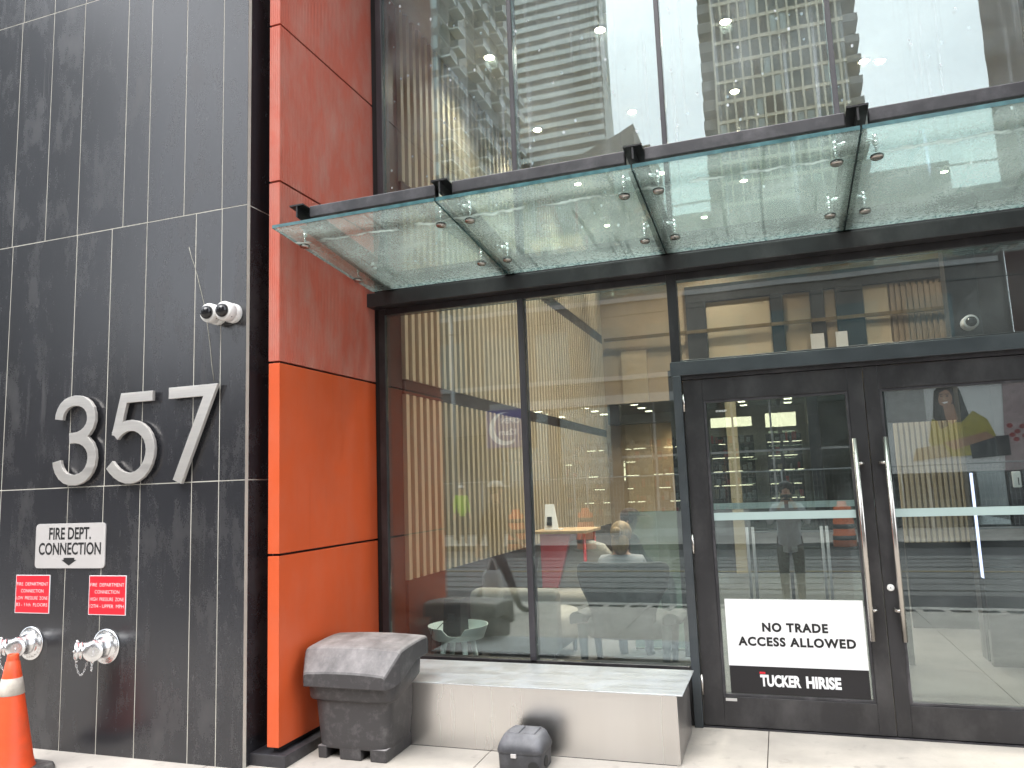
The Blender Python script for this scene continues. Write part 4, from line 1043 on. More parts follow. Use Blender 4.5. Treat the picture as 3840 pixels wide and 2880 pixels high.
# ------------------------------------------------------------------ people
def person(label, loc, rotz, J, mats, hair='hair_d', cap=None, tilt=0.0):
    """J: joints in local coordinates (person faces -y). One skinned surface; hair or cap as children."""
    V = []; E = []; RAD = []; TAG = []
    def add(p, r, par, tg):
        V.append(Vector(p)); RAD.append(r); TAG.append(tg)
        if par is not None: E.append((par, len(V)-1))
        return len(V)-1
    pel = add(J['pelvis'], (.155, .115), None, 'legs')
    bel = add(Vector(J['pelvis']).lerp(Vector(J['chest']), .5), (.145, .105), pel, 'top')
    che = add(J['chest'], (.165, .115), bel, 'top')
    nb = add(Vector(J['chest']).lerp(Vector(J['head']), .50), (.075, .07), che, 'top')
    nk = add(Vector(J['chest']).lerp(Vector(J['head']), .66), (.055, .055), nb, 'skin')
    h0 = Vector(J['head']); up = (h0-Vector(J['chest'])).normalized()
    hd = add(h0, (.078, .092), nk, 'skin'); add(h0+up*.075, (.070, .085), hd, 'skin')
    for s in ('L', 'R'):
        sh = add(J['sh'+s], (.070, .065), che, 'top'); el = add(J['el'+s], (.046, .046), sh, 'top'); wr = add(J['wr'+s], (.030, .026), el, 'top')
        w = Vector(J['wr'+s]); d = (w-Vector(J['el'+s])).normalized(); sd_ = d.orthogonal().normalized() if abs(d.z) > .8 else d.cross(Vector((0, 0, 1))).normalized()
        pl = add(w+d*.055, (.036, .018), wr, 'skin')
        cu = Vector((0, -1, 0)) if abs(d.z) > .5 else Vector((0, 0, -1))
        for i, off in enumerate((-.030, -.010, .010, .028)):
            ln = (.034, .040, .037, .028)[i]
            a = add(w+d*.10+sd_*off, .0095, pl, 'skin'); b = add(w+d*(.10+ln)+sd_*off*1.1+cu*.008, .0085, a, 'skin'); add(w+d*(.10+ln*1.6)+sd_*off*1.1+cu*.026, .007, b, 'skin')
        a = add(w+d*.045+sd_*.045+cu*.012, .011, pl, 'skin'); add(w+d*.085+sd_*.058+cu*.024, .009, a, 'skin')
        hp = add(J['hp'+s], (.092, .098), pel, 'legs'); kn = add(J['kn'+s], (.062, .064), hp, 'legs'); an = add(J['an'+s], (.044, .046), kn, 'legs')
        t_ = Vector(J['to'+s]); ankle = Vector(J['an'+s])
        f1 = add(ankle.lerp(t_, .45)+Vector((0, 0, -.015)), (.042, .034), an, 'shoe'); add(t_, (.036, .026), f1, 'shoe')
    me = bpy.data.meshes.new('person'); me.from_pydata(V, E, []); o = bpy.data.objects.new('tmp', me); COL.objects.link(o)
    sk = o.modifiers.new('skin', 'SKIN'); sk.use_smooth_shade = True
    ld = me.skin_vertices[0].data
    for i, r in enumerate(RAD): ld[i].radius = r if isinstance(r, tuple) else (r, r)
    ld[0].use_root = True
    ss = o.modifiers.new('sub', 'SUBSURF'); ss.levels = 1; ss.render_levels = 1
    dg = bpy.context.evaluated_depsgraph_get(); m2 = bpy.data.meshes.new_from_object(o.evaluated_get(dg))
    bpy.data.objects.remove(o)
    keys = ['top', 'legs', 'skin', 'shoe']; m2.materials.clear()
    for k in keys: m2.materials.append(M[mats[k]])
    segs = [(V[a], V[b], TAG[b], RAD[b]) for a, b in E]
    for p in m2.polygons:
        c = p.center; best = None
        for a, b, tg, r in segs:
            ab = b-a; u = max(0, min(1, (c-a).dot(ab)/max(ab.length_squared, 1e-9))); dist = (c-(a+ab*u)).length-(max(r) if isinstance(r, tuple) else r)
            if best is None or dist < best[0]: best = (dist, tg)
        p.material_index = keys.index(best[1]); p.use_smooth = True
    # face: nose, brow, lips and ears raised on the same mesh
    fy = -.092
    bm = bmesh.new(); bm.from_mesh(m2)
    def lump(c, r, sc, mi):
        n0 = len(bm.faces); g = bmesh.ops.create_icosphere(bm, subdivisions=2, radius=r, matrix=Matrix.Translation(h0+Vector(c)) @ Matrix.Diagonal((*sc, 1)))
        for v in g['verts']:
            for f in v.link_faces: f.material_index = mi; f.smooth = True
    lump((0, fy-.004, .022), .016, (.7, 1.1, 1.4), 2)
    lump((0, fy+.006, -.022), .020, (1.2, .5, .35), 2)
    for s in (-1, 1): lump((s*.030, fy+.008, .045), .009, (1.3, .6, .8), 3); lump((s*.080, .005, .025), .022, (.35, .8, 1.3), 2)
    bm.to_mesh(m2); bm.free(); m2.name = 'person'
    ob = bpy.data.objects.new('person', m2); COL.objects.link(ob); ob.location = loc; ob.rotation_euler = (0, 0, rotz)
    tag(ob, label, 'person')
    def child(mb, name, mat):
        me = bpy.data.meshes.new(name); me.from_pydata(mb.v, [], mb.f); me.materials.append(M[mat])
        me.polygons.foreach_set('use_smooth', mb.sm); c = bpy.data.objects.new(name, me); COL.objects.link(c); c.parent = ob; return c
    hm = MB(); c = h0+Vector((0, .012, .058))
    hm.ball(c, .104, 18, 0, (.93, 1.03, .98))
    if hair == 'hair_blond': hm.ball(c+Vector((0, .06, -.09)), .085, 14, 0, (.95, .7, 1.3)); hm.ball(c+Vector((.02, .11, .01)), .045, 12)
    # lift the fringe off the face
    hm.v = [(x, y if y > h0.y-.055 or z > h0.z+.085 else h0.y-.055, z) for x, y, z in hm.v]
    child(hm, 'hair', hair)
    if cap:
        cp = MB(); cp.ball(h0+Vector((0, .0, .085)), .112, 18, 0, (.95, 1.05, .72))
        cp.v = [(x, y, max(z, h0.z+.075)) for x, y, z in cp.v]
        cp.hexa([(-.07,-.20,h0.z+.070),(.07,-.20,h0.z+.070),(.09,-.08,h0.z+.078),(-.09,-.08,h0.z+.078),(-.065,-.195,h0.z+.078),(.065,-.195,h0.z+.078),(.085,-.08,h0.z+.092),(-.085,-.08,h0.z+.092)]) if h0.y == 0 else cp.ball(h0+Vector((0,-.14,.080)), .085, 12, 0, (.9,1,.10))
        child(cp, 'cap', cap)
    return ob
def stand(**kw):
    J = dict(pelvis=(0,0,.95), chest=(0,0,1.30), head=(0,-.02,1.60), shL=(.17,0,1.40), shR=(-.17,0,1.40), elL=(.22,.02,1.12), elR=(-.22,.02,1.12), wrL=(.23,-.05,.88), wrR=(-.23,-.05,.88),
             hpL=(.095,0,.90), hpR=(-.095,0,.90), knL=(.10,-.02,.50), knR=(-.10,-.02,.50), anL=(.10,.02,.09), anR=(-.10,.02,.09), toL=(.11,-.14,.03), toR=(-.11,-.14,.03)); J.update(kw); return J
def sit(**kw):
    J = dict(pelvis=(0,.05,.52), chest=(0,.02,.86), head=(0,-.02,1.14), shL=(.17,.02,.95), shR=(-.17,.02,.95), elL=(.22,-.08,.70), elR=(-.22,-.08,.70), wrL=(.13,-.28,.62), wrR=(-.13,-.28,.62),
             hpL=(.10,-.02,.50), hpR=(-.10,-.02,.50), knL=(.12,-.42,.50), knR=(-.12,-.42,.50), anL=(.12,-.44,.09), anR=(-.12,-.44,.09), toL=(.13,-.58,.03), toR=(-.13,-.58,.03)); J.update(kw); return J
dark = dict(top='cloth_dark', legs='cloth_dark', skin='skin', shoe='shoe')
person('person in dark clothes and a pale peaked cap walking past on the pavement', (-3.75, .75, gz(.75)), R(90), stand(
    anL=(.10,-.34,.10), toL=(.11,-.48,.05), knL=(.10,-.20,.50), anR=(-.10,.36,.14), toR=(-.11,.24,.03), knR=(-.10,.10,.48), wrL=(.24,.16,.90), elL=(.22,.12,1.13), wrR=(-.24,-.22,.95), elR=(-.22,-.06,1.13)),
    dict(top='cloth_brown', legs='cloth_dark', skin='skin', shoe='shoe'), 'hair_d', 'cloth_white')
person('person in pale grey top and dark trousers holding up a phone in the road', (0.03, -.42, -.235), R(180), stand(
    elL=(.25,-.12,1.20), elR=(-.25,-.12,1.20), wrL=(.10,-.26,1.42), wrR=(-.10,-.26,1.42), head=(0,-.03,1.60)),
    dict(top='cloth_grey', legs='cloth_brown', skin='skin', shoe='shoe'), 'hair_d')
def phone():
    t = thing('phone', 'dark phone held upright in both hands of the person in the road', 'phone', (0.03, -.075, 1.36))
    m = MB(); m.box(-.045,.105,-.070,-.062,1.27,1.345); m.build('case', 'ink', t, .006)
    m = MB(); m.lathe((.085,-.0618,1.325), (0,1,0), [(0,.010),(.003,.010)], 16); m.build('lens', 'dome', t)
phone()
def carrier_bag():
    x, y = -3.72, .99; z = gz(y)+.18; t = thing('carrier_bag', 'white carrier bag hanging from the hand of the person in the peaked cap', 'bag', (x, y, z))
    m = MB(); rr = []
    for zz, hx, hy in ((0,.10,.05),(.02,.13,.07),(.20,.135,.075),(.34,.12,.05),(.40,.10,.02)):
        rr.append([(px+.012*math.sin(9*i), py, pz) for i, (px, py, pz) in enumerate(superell(x, y, hx, hy, z+zz, 24, 4))])
    m.rings(rr, 0, True); m.build('sack', 'cloth_white', t)
    for s in (-1, 1):
        h = MB(); h.tube([(x-.07,y+s*.012,z+.39),(x-.03,y+s*.012,z+.52),(x,y+s*.01,z+.56),(x+.03,y+s*.012,z+.52),(x+.07,y+s*.012,z+.39)], .008, 6); h.build('handle', 'cloth_white', t)
carrier_bag()
person('person in a hi-vis yellow jacket standing beyond the orange barrels', (-9.3, -11.2, -.1), R(150), stand(), dict(top='hivis', legs='cloth_navy', skin='skin', shoe='shoe'), 'hair_d', 'cloth_white')
person('person with tied blond hair sitting in the grey armchair', (-1.40, 6.92, -.05), R(180), sit(), dict(top='cloth_grey', legs='cloth_navy', skin='skin', shoe='shoe'), 'hair_blond')
person('person in a dark coat and brown cap sitting beyond the armchair', (-1.74, 9.1, -.02), R(80), sit(), dark, 'hair_d', 'cloth_brown')
def stool():
    t = thing('lobby_stool', 'dark round stool under the person in the dark coat', 'stool', (-1.74, 9.1, 0))
    m = MB(); m.lathe((-1.70,9.1,.36), (0,0,1), [(0,.20),(.02,.21),(.04,.20)], 24); m.build('seat', 'dark_panel', t)
    m = MB(); m.cyl((-1.70,9.1,.015),(-1.70,9.1,.36),.03,n=12); m.cyl((-1.70,9.1,0),(-1.70,9.1,.0149),.17,n=24); m.build('pedestal', 'dark_panel', t)
stool()
# ------------------------------------------------------------------ the other side of the street (seen mirrored in the glass)
YF = -15.0
def opposite():
    t = thing('shop_building', 'brown brick shop building across the street with a lit glazed ground floor', 'building', (-6, -18, -.1))
    # brick storeys above the shops, stepped roof line
    for x0, x1, zt in ((-45,-12.5,6.4),(-12.5,-3.4,10.9),(-3.4,1.2,10.6),(1.2,5.5,11.1),(5.5,6.7,10.2)):
        m = MB(); m.box(x0+.001,x1,YF-14,YF-.3,4.46,zt); m.build('wall', 'brick', t)
    m = MB(); m.box(6.701,6.775,YF-1.2,YF-.28,-.1,10.2); m.box(6.601,6.70,YF-1.2,YF-.301,-.1,4.459); m.build('party_wall', 'brick', t)
    w = MB(); s = MB()
    for k in range(22):
        x = -38+k*2.0
        if x > 5: continue
        for z in (5.2, 7.9):
            if x < -13.8: continue
            w.box(x,x+1.25,YF-.35,YF-.292,z,z+1.7)
    for z in (5.2, 7.9): s.box(-12.4,6.6,YF-.36,YF-.24,z-.16,z-.001)
    w.build('windows', 'tower_glass', t, fix=False); s.build('sills', 'fascia_grey', t, fix=False)
    # shop fronts: fascia, piers, mullions, lit rooms behind
    f = MB(); f.box(-9.6,6.6,YF-.3,YF+.35,4.16,4.455); f.build('fascia', 'fascia_grey', t)
    f = MB(); f.box(-45,-9.601,YF-.3,YF+.12,3.4,4.455); f.build('fascia', 'brick', t)
    p = MB()
    for x in (-9.6,-7.4,-5.2,-2.6,1.05,3.0,6.3): p.box(x-.16,x+.16,YF-.3,YF+.05,-.1,4.155)
    p.build('piers', 'dark_panel', t)
    m = MB()
    for x in (-8.5,-6.3,-3.9,-1.4,-.2,4.1,5.2): m.box(x-.03,x+.03,YF-.18,YF-.1,-.1,4.155)
    m.box(-9.4,6.2,YF-.18,YF-.1,2.35,2.42); m.build('mullions', 'fascia_grey', t)
    g = MB(); g.box(-9.4,6.2,YF-.16,YF-.15,-.1,4.155); g.build('glass_pane', 'glass_far', t)
    b = MB(); b.box(-9.6,6.6,YF-6.2,YF-6,-.1,4.46); b.box(-9.6,6.6,YF-6,YF-.3,4.3,4.459); b.box(-9.8,-9.6,YF-6,YF-.3,-.1,4.46); b.box(1.0,1.1,YF-6,YF-.3,-.1,4.3)
    b.build('shop_room', 'shop_wall', t)
    b = MB(); b.box(-45,-9.81,YF-.6,YF-.35,-.1,3.4); b.box(-12,6.6,YF-6,YF-.3,-.099,-.05); b.build('shop_base', 'dark_panel', t)
    l = MB()
    for x in (-8.4,-6.6,-4.8,-3.0,-1.2,.4):
        for y in (-16.6,-18.2,-19.8): l.box(x-.12,x+.12,y-.12,y+.12,4.27,4.295)
    l.build('ceiling_lamps', 'shop_lamp', t, fix=False)
opposite()
def shop_goods():
    # lit boxes over the shop counter and shelves with light strips
    for x0, x1, z0, z1, lb in ((-2.30,-.88,3.36,3.74,'wide cream light box hanging in the shop, left one'),(-.42,.62,3.27,3.80,'cream light box hanging in the shop, right one')):
        t = thing('light_box', lb, 'light box', ((x0+x1)/2, -17.9, z0), 'shop light boxes')
        m = MB(); m.box(x0,x1,-18.1,-17.9,z0,z1); m.build('case', 'shop_wall', t)
        m = MB(); m.box(x0+.02,x1-.02,-17.899,-17.89,z0+.02,z1-.02); m.build('face', 'light_box', t)
    for i, (x0, x1) in enumerate(((-8.0,-6.2),(-5.6,-3.2),(-2.4,-.9),(-.45,.75))):
        t = thing('shop_shelf', ['tall stocked shelf unit at the far left of the shop','stocked shelf unit left of the light boxes','dark stocked shelf under the wide light box','brightly lit shelf under the right light box'][i], 'shelf', ((x0+x1)/2, -18.6, 0), 'shop shelves')
        m = MB(); m.box(x0,x1,-19.0,-18.9,-.05,3.1)
        for k in range(6): m.box(x0,x1,-18.899,-18.5,.3+k*.5,.33+k*.5)
        m.build('rack', 'dark_panel', t)
        l = MB(); rnd = random.Random(i+3)
        for k in range(1, 6):
            x = x0+.05
            while x < x1-.2:
                w = rnd.uniform(.15,.5)
                if rnd.random() < (.4,.4,.65,.9)[i]: l.box(x,min(x+w,x1),-18.499,-18.48,.31+k*.5-.035,.31+k*.5-.005)
                x += w+.1
        l.build('light_strips', 'light_box', t, fix=False)
        g = MB()
        for k in range(6):
            x = x0+.04
            while x < x1-.12:
                w = rnd.uniform(.06,.16); h = rnd.uniform(.12,.36); g.box(x,x+w,-18.8,-18.55,.331+k*.5,.331+k*.5+h,rnd.randrange(4)); x += w+rnd.uniform(.01,.1)
        g.build('goods', ['tan','red_desk','cloth_grey','dark_panel'], t, fix=False)
    # upright lit letter sign in the shop window
    t = thing('lit_sign', 'upright glowing sign with bar cut-outs in the shop window', 'sign', (-5.4, -17.0, 1.5))
    k = (17.0+2*D)/28.76
    m = MB(); x0, x1, z0, z1 = -5.83*k, -5.5*k, 1.6+(1.555-1.6)*k, 1.6+(2.37-1.6)*k
    m.box(x0,x1,-17.05,-17.0,z0,z1); m.build('case', 'white', t)
    m = MB(); m.box(x0+.16,x1,-16.999,-16.99,z0+.06,z1-.06); m.box(x0,x0+.158,-16.999,-16.99,z0,z1)
    m.build('face', 'light_box', t)
    b = MB()
    for q in (.22,.62,.85): b.box(x0+.15,x1+.002,-16.989,-16.985,z0+(z1-z0)*q,z0+(z1-z0)*(q+.05))
    b.build('bars', 'dark_panel', t)
    m = MB(); m.box(x0+.05,x0+.1,-17.06,-17.02,-.05,z0); m.build('post', 'dark_panel', t)
    # indigo night sign with a white crescent
    t = thing('moon_sign', 'indigo hanging sign with a white crescent and opening hours', 'sign', (-9.2, -15.2, 3.2))
    k = (15.0+2*D)/28.76-.004; zc = lambda z: 1.6+(z-1.6)*k
    x0, x1 = -10.9*k, -9.2*k; z0, z1 = zc(3.05), zc(4.55)
    m = MB(); m.box(x0,x1,-14.99+.36,-14.95+.36,z0,z1); m.build('board', 'sign_blue', t)
    y = -14.589; cx, cz_, r = -10.13*k, zc(3.80), .66*k
    m = MB(); o = []; n = 24
    for i in range(n+1): a = R(75+230*i/n); o.append((cx+r*math.cos(a), cz_+r*math.sin(a)))
    q = []
    for i in range(n+1): a = R(75+230*(n-i)/n); q.append((cx+.16*r+r*.80*math.cos(a)*1.02, cz_+.10*r+r*.86*math.sin(a)))
    for i in range(n):
        m.add([(o[i][0],y,o[i][1]),(o[i+1][0],y,o[i+1][1]),(q[n-i-1][0],y,q[n-i-1][1]),(q[n-i][0],y,q[n-i][1])], [(0,1,2,3)])
    m.build('crescent', 'moon', t)
    l = MB(); text(l, 'OPEN', cx+.22, y, cz_+.28, .70, .20, .03, 'C', 1); text(l, '12am', cx+.12, y, cz_-.12, .62, .22, .03, 'C', 1); l.build('lettering', 'moon', t)
    m = MB()
    for xx in (x0+.2, x1-.2): m.cyl((xx,-14.61,z1),(xx,-14.61,4.17),.012,n=8)
    m.build('hanger', 'dark_panel', t)
shop_goods()
def poster():
    t = thing('window_poster', 'large shop window poster of a smiling woman in a yellow top', 'poster', (6, YF, 1.4))
    k = 25.96/28.76; X = lambda x: x*k; Z = lambda z: 1.6+(z-1.6)*k; y = -14.72
    m = MB(); m.box(X(3.45),X(9.6),-14.94,-14.80,Z(1.5),Z(4.75)); m.build('board', 'poster_bg', t)
    def shape(name, mat, pts, dy):
        q = MB(); P = [(X(a), Z(b)) for a, b in pts]; q.add([(a, y-.06+dy, b) for a, b in P], [tuple(range(len(P)))]); q.build(name, mat, t, fix=False)
    def ell(cx, cz_, rx, rz, n=22): return [(cx+rx*math.cos(2*math.pi*i/n), cz_+rz*math.sin(2*math.pi*i/n)) for i in range(n)]
    shape('pink_field', 'poster_pink', [(6.7,1.5),(9.6,1.5),(9.6,4.75),(6.9,4.75)], .001)
    shape('red_field', 'poster_red', [(7.4,4.75),(7.7,4.1),(9.6,4.2),(9.6,4.75)], .004)
    shape('blind', 'fascia_grey', [(3.45,3.2),(4.6,3.2),(4.6,4.75),(3.45,4.75)], .001)
    shape('hair', 'hair_d', ell(5.28,3.97,.40,.42), .004); shape('hair', 'hair_d', [(4.88,4.0),(5.68,4.0),(5.85,3.2),(5.7,2.9),(5.0,2.9),(4.80,3.3)], .005)
    shape('top', 'yellow_top', [(4.75,3.25),(5.1,3.1),(5.6,3.1),(5.95,3.45),(6.35,3.15),(6.55,2.6),(6.2,2.35),(5.9,2.5),(5.8,2.0),(4.75,2.0),(4.6,2.5)], .008)
    shape('neck', 'skin_d', [(5.12,3.7),(5.42,3.7),(5.50,3.2),(5.32,3.05),(5.16,3.2)], .011); shape('face', 'skin_d', ell(5.20,3.90,.215,.29), .012)
    shape('smile', 'white', [(5.10,3.765),(5.27,3.785),(5.25,3.735),(5.16,3.715)], .015); shape('nose', 'tan', [(5.165,3.95),(5.19,3.95),(5.205,3.84),(5.145,3.84)], .0135)
    for a in (5.11,5.28): shape('eye', 'hair_d', ell(a,3.96,.040,.018,10), .015); shape('brow', 'hair_d', [(a-.06,4.01),(a+.06,4.02),(a+.05,4.04),(a-.05,4.035)], .015)
    shape('hair_front', 'hair_d', [(4.90,4.15),(5.02,4.28),(5.25,4.30),(5.40,4.22),(5.22,4.17),(5.06,4.08),(5.00,3.85),(5.06,3.5),(5.22,3.0),(4.98,2.9),(4.82,3.4)], .014)
    shape('forearm', 'skin_d', [(5.0,2.45),(6.3,2.75),(6.5,2.55),(5.3,2.2)], .012)
    shape('table_items', 'tan', [(4.2,2.3),(5.0,2.4),(5.2,2.0),(4.1,1.9)], .010)
    shape('dark_jar', 'dark_panel', [(5.75,2.55),(6.9,2.6),(6.9,1.95),(5.8,1.9)], .009)
    for a, b in ((6.95,2.9),(7.15,2.7),(7.3,2.85),(7.1,2.45),(7.35,2.55),(7.0,2.6)): shape('flower', 'poster_red', ell(a,b,.09,.075,10), .010)
poster()

# ------------------------------------------------------------------ towers
def tower_front(name, label, x0, x1, yf, depth, zt, floor, kind, cols=None, zb=0):
    t = thing(name, label, 'tower', ((x0+x1)/2, yf-depth/2, zb))
    c = MB(); c.box(x0,x1,yf-depth,yf,zb,zt); c.build('core', {'white':'tower_dark','beige':'tower_glass','grey':'tower_grey'}[kind], t)
    n = int((zt-zb)/floor); a = MB(); b = MB()
    if kind == 'white':
        for i in range(n):
            z = zb+i*floor; a.box(x0-.05,x1+.05,yf,yf+.25,z,z+floor*.48)
        a.build('spandrels', 'tower_white', t, fix=False)
        # lighter corner bay and finely gridded side wall
        y = yf-.6; i = 0
        for i in range(n):
            z = zb+i*floor; b.box(x1+.051,x1+.25,yf-depth,yf-.4,z,z+.9)
        k = 0
        while y > yf-depth: b.box(x1+.26,x1+.42,y-.5,y,zb,zt); y -= 1.4
        b.build('side_grid', 'tower_white', t, fix=False)
    elif kind == 'beige':
        for i in range(n): z = zb+i*floor; a.box(x0,x1,yf,yf+.30,z,z+.55)
        x = x0; 
        while x < x1: b.box(x-.16,x+.16,yf+.301,yf+.5,zb,zt); x += cols
        a.build('floor_bands', 'tower_beige', t, fix=False); b.build('columns', 'tower_beige', t, fix=False)
        w = MB(); rnd = random.Random(4)
        for i in range(n):
            for j in range(int((x1-x0)/cols)):
                if rnd.random() < .34: w.box(x0+j*cols+.3,x0+(j+1)*cols-.3,yf+.02,yf+.06,zb+i*floor+.7,zb+(i+1)*floor-.1,0 if rnd.random() < .6 else 1)
        w.build('blinds', ['dark_panel', 'pale_win'], t, fix=False)
        q = MB()
        for i in range(n): q.box(x1+.01,x1+2.2,yf-8,yf-.5,zb+i*floor,zb+i*floor+1.25)
        for i in range(n): q.box(x0-2.4,x0-.01,yf-8,yf-1.2,zb+i*floor,zb+i*floor+1.9)
        q.build('balconies', 'tower_grey', t, fix=False)
    return t
k_ = lambda az: math.tan(R(az))
def towers():
    # white banded slab
    Yv = 180; tower_front('banded_tower', 'tall tower with white and dark horizontal bands', -70, Yv*k_(-11.25), 2*D-Yv, 10, 175, 2.75, 'white')
    Yv = 130; tower_front('grid_tower', 'tall beige tower with a square window grid', Yv*k_(-2.3), Yv*k_(6.3), 2*D-Yv, 30, 150, 3.6, 'beige', 1.55)
    # grey balcony tower: narrow glazed front, balconies down the side wall; a dark neighbour to its left
    x1 = -39.2; yf = 2*D-90; t = thing('balcony_tower', 'grey tower with stacked balconies down its side wall', 'tower', (-40, yf-16, 0))
    m = MB(); m.box(-41.6,x1,yf-32,yf,0,100); m.build('core', 'tower_grey', t)
    n = 33; f = MB(); w = MB(); s = MB(); b = MB(); r = MB(); rnd = random.Random(11)
    for i in range(n):
        z = i*3.0
        w.box(-41.4,x1-.1,yf+.001,yf+.08,z+.9,z+2.8)
        for j in range(9): s.box(x1+.001,x1+.06,yf-3.2-j*3.4,yf-.6-j*3.4,z+.5,z+2.7)
        for j in range(9):
            if (j % 3 == 1) or rnd.random() < .25:
                y0 = yf-.5-j*3.4; b.box(x1+.06,x1+1.5,y0-2.8,y0,z-.1,z+.15)
                r.box(x1+1.42,x1+1.5,y0-2.8,y0,z+.151,z+1.15); r.box(x1+.06,x1+1.419,y0-.08,y0,z+.151,z+1.15)
        f.box(x1+.001,x1+.14,yf-32,yf,z+2.9,z+3.0)
    w.build('front_windows', 'pale_win', t, fix=False); s.build('side_windows', 'tower_glass', t, fix=False)
    b.build('balcony_slabs', 'tower_white', t, fix=False); r.build('railings', 'tower_glass', t, fix=False); f.build('floor_lines', 'tower_white', t, fix=False)
    t = thing('dark_tower', 'dark brown tower left of the balcony tower', 'tower', (-49, yf-8, 0))
    m = MB(); m.box(-56,-41.8,yf-16,yf-.5,0,98); m.build('wall', 'brick_red', t)
    w = MB()
    for i in range(31):
        for j in range(4): w.box(-55+j*3.3,-53.2+j*3.3,yf-.499,yf-.4,1.2+i*3.1,2.8+i*3.1)
    w.build('windows', 'dark_panel', t, fix=False)
    # small roof-top block between the towers
    Yv = 60; yf = 2*D-Yv; t = thing('roof_block', 'small dark building with a sloping glass roof between the towers', 'building', (-10, yf-4, 0))
    xa, xb = Yv*k_(-11.3), Yv*k_(-9.0); m = MB()
    m.hexa([(xa-8,yf-8,0),(xb,yf-8,0),(xb,yf,0),(xa-8,yf,0),(xa-8,yf-8,26),(xb,yf-8,30.4),(xb,yf,30.4),(xa-8,yf,26)]); m.build('wall', 'tower_dark', t)
    m = MB(); m.box(xb+.01,xb+1.2,yf-7,yf-.5,0,28.6); m.build('wing', 'brick_red', t)
    m = MB()
    for j in range(3): m.box(xa+.6+j*.75,xa+1.2+j*.75,yf+.001,yf+.05,24.6,26.6)
    m.build('windows', 'pale_win', t)
    # dark red block at the right
    t = thing('red_block', 'tall dark red brick block at the right end of the street', 'building', (14, -22, 0))
    m = MB(); m.hexa([(11.2,-30,-.1),(30,-30,-.1),(30,YF-.25,-.1),(6.78,YF-.25,-.1),(11.2,-30,42),(30,-30,42),(30,YF-.25,42),(6.78,YF-.25,42)]); m.build('wall', 'brick_red', t)
    w = MB()
    for i in range(12):
        for j in range(7): w.box(8.2+j*3,9.6+j*3,YF-.249,YF-.2,5+i*3.1,6.8+i*3.1)
    w.build('windows', 'tower_glass', t, fix=False)
    w = MB(); w.box(8,29,YF-.249,YF-.15,-.1,3.6); w.build('shop_front', 'dark_panel', t)
    # office block down the street that the black stone mirrors
    t = thing('corner_office', 'grey office block with long window bands at the left of the street', 'building', (-60, -24, 0))
    m = MB(); m.box(-80,-46,-36,-14,0,38); m.build('wall', 'tower_grey', t)
    w = MB()
    for i in range(11): w.box(-80,-45.9,-13.999,-13.8,2+i*3.3,4.0+i*3.3); w.box(-45.999,-45.8,-36,-14,2+i*3.3,4.0+i*3.3)
    w.build('window_bands', 'tower_glass', t, fix=False)
towers()

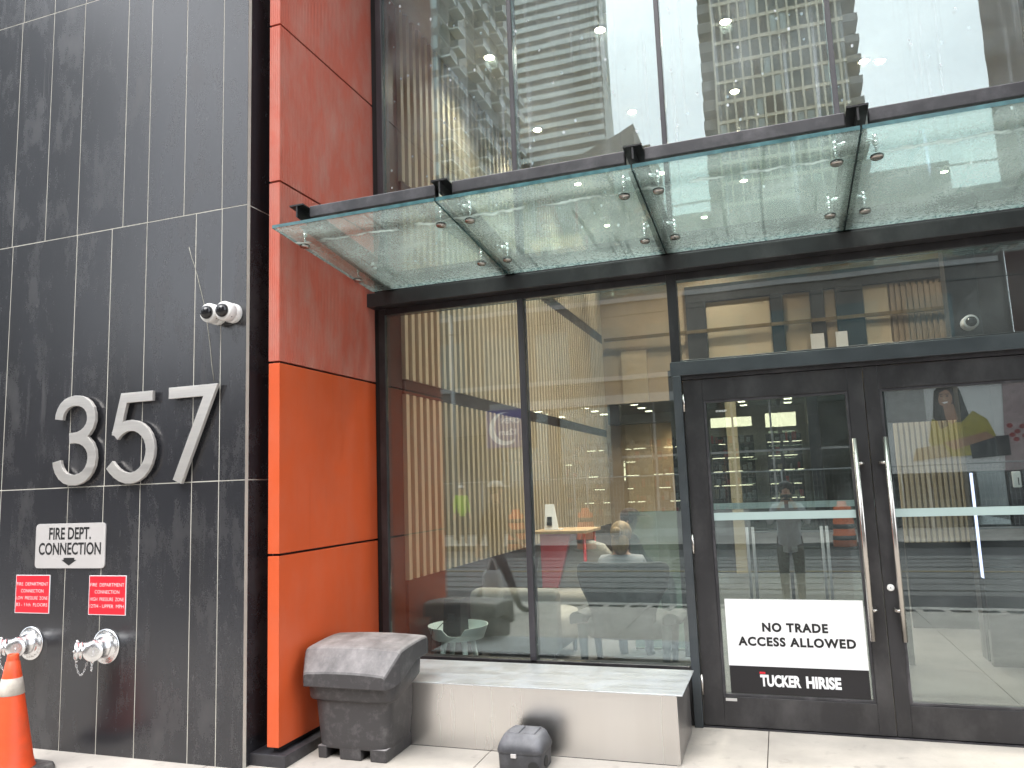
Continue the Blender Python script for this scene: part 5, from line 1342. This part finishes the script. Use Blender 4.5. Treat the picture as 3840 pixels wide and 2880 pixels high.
# ------------------------------------------------------------------ street works
def street_things():
    proto = None
    for i, (x, lb) in enumerate(((-7.15,'orange and black striped barrel, leftmost of the row'),(-5.15,'orange and black striped barrel in the middle of the row'),(1.33,'orange and black striped barrel at the right of the row'))):
        if proto is None:
            t = thing('traffic_barrel', lb, 'barrel', (x, -10.0, -.235), 'orange barrels along the far kerb'); z = -.235
            m = MB(); m.rings([oct8(x,-10.0,.36,z), oct8(x,-10.0,.36,z+.06)], 0, False); m.build('rubber_base', 'barrel_dark', t)
            b = MB(); b.lathe((x,-10.0,z+.06), (0,0,1), [(0,.27),(.30,.26),(.32,.245),(.62,.235),(.64,.22),(.95,.205),(.97,.12),(1.08,.10)], 24); b.build('body', 'barrel', t)
            for zz, r in ((.22,.268),(.50,.245),(.78,.222)):
                c = MB(); c.lathe((x,-10.0,z+zz), (0,0,1), [(0,r+.004),(.11,r-.002),(.11,r-.02)], 24); c.build('stripe', 'barrel_dark', t)
            proto = t
        else: dup(proto, (x, -10.0, -.235), lb)
    t = thing('concrete_barrier', 'pale concrete barrier along the far kerb', 'barrier', (-3, -10.9, -.1))
    m = MB(); m.add([(x, y, z) for x in (-4.4, -.9) for y, z in ((-11.2,-.1),(-10.6,-.1),(-10.65,.08),(-10.82,.28),(-10.86,.72),(-10.94,.72),(-10.98,.28),(-11.15,.08))], [tuple(range(8)), tuple(reversed(range(8, 16)))]+[(i,(i+1)%8,(i+1)%8+8,i+8) for i in range(8)])
    m.build('block', 'kerb', t, .01)
    t = thing('rubber_kerb', 'long black rubber kerb line at the far side of the road', 'kerb line', (0, -10.1, -.235))
    m = MB(); m.box(-25,25,-10.16,-10.02,-.234,-.09); m.build('strip', 'barrel_dark', t)
    t = thing('mesh_fence', 'steel mesh construction fence along the far pavement', 'fence', (3, -12.2, -.1))
    m = MB()
    for i in range(9): m.cyl((-12+i*3,-12.2,-.1),(-12+i*3,-12.2,1.75),.022,n=8)
    for z in (.05,1.72): m.cyl((-12,-12.2,z),(12,-12.2,z),.018,n=8)
    m.build('frame', 'pole', t)
    m = MB()
    for i in range(240): m.box(-12+i*.1,-12+i*.1+.006,-12.203,-12.197,.06,1.71)
    for i in range(10): m.box(-12,12,-12.196,-12.191,.15+i*.16,.155+i*.16)
    m.build('mesh', 'pole', t, fix=False)
    for i, (z, y, lb) in enumerate(((6.2,-4.2,'overhead wire nearest the entrance'),(6.25,-5.9,'second overhead wire from the entrance'),(6.9,-4.4,'upper feeder wire'),(5.9,-9.5,'low span wire by the far kerb'))):
        m = MB(); m.tube([(-40,y,z+.3),(-20,y,z),(0,y,z+.15),(20,y,z),(40,y,z+.3)], .02, 6)
        tag(m.build('overhead_wire', 'wire', None, loc=(0, y, z)), 'thin black '+lb+' over the tram tracks', 'wire', 'overhead wires')
    for i, (x, y, lb) in enumerate(((-11.2,-10.6,'galvanised street pole left of the moon sign'),(-10.1,-12.6,'galvanised street pole closest to the moon sign'))):
        t = thing('street_pole', lb, 'pole', (x, y, -.1), 'street poles')
        m = MB(); m.cyl((x,y,-.1),(x,y,7.5),.085,.06,16); m.build('shaft', 'pole', t)
        m = MB(); m.tube([(x,y,7.3),(x+.6,y+.2,7.6),(x+1.6,y+.5,7.7)], .035, 8); m.build('arm', 'pole', t)
    t = thing('traffic_signal', 'black traffic signal head on the street pole', 'traffic light', (-11.2, -10.4, 3.8))
    m = MB(); m.box(-11.38,-11.02,-10.5,-10.25,3.6,4.6); m.build('housing', 'dark_panel', t, .02)
    for j, c in enumerate(('poster_red','yellow_top','dark_panel')):
        m = MB(); m.cyl((-11.2,-10.249,4.42-j*.31),(-11.2,-10.235,4.42-j*.31),.11,n=20); m.build('lens', c, t)
def oct8(x, y, r, z): return [(x+r*math.cos(R(45*i+22)), y+r*math.sin(R(45*i+22)), z) for i in range(8)]
street_things()
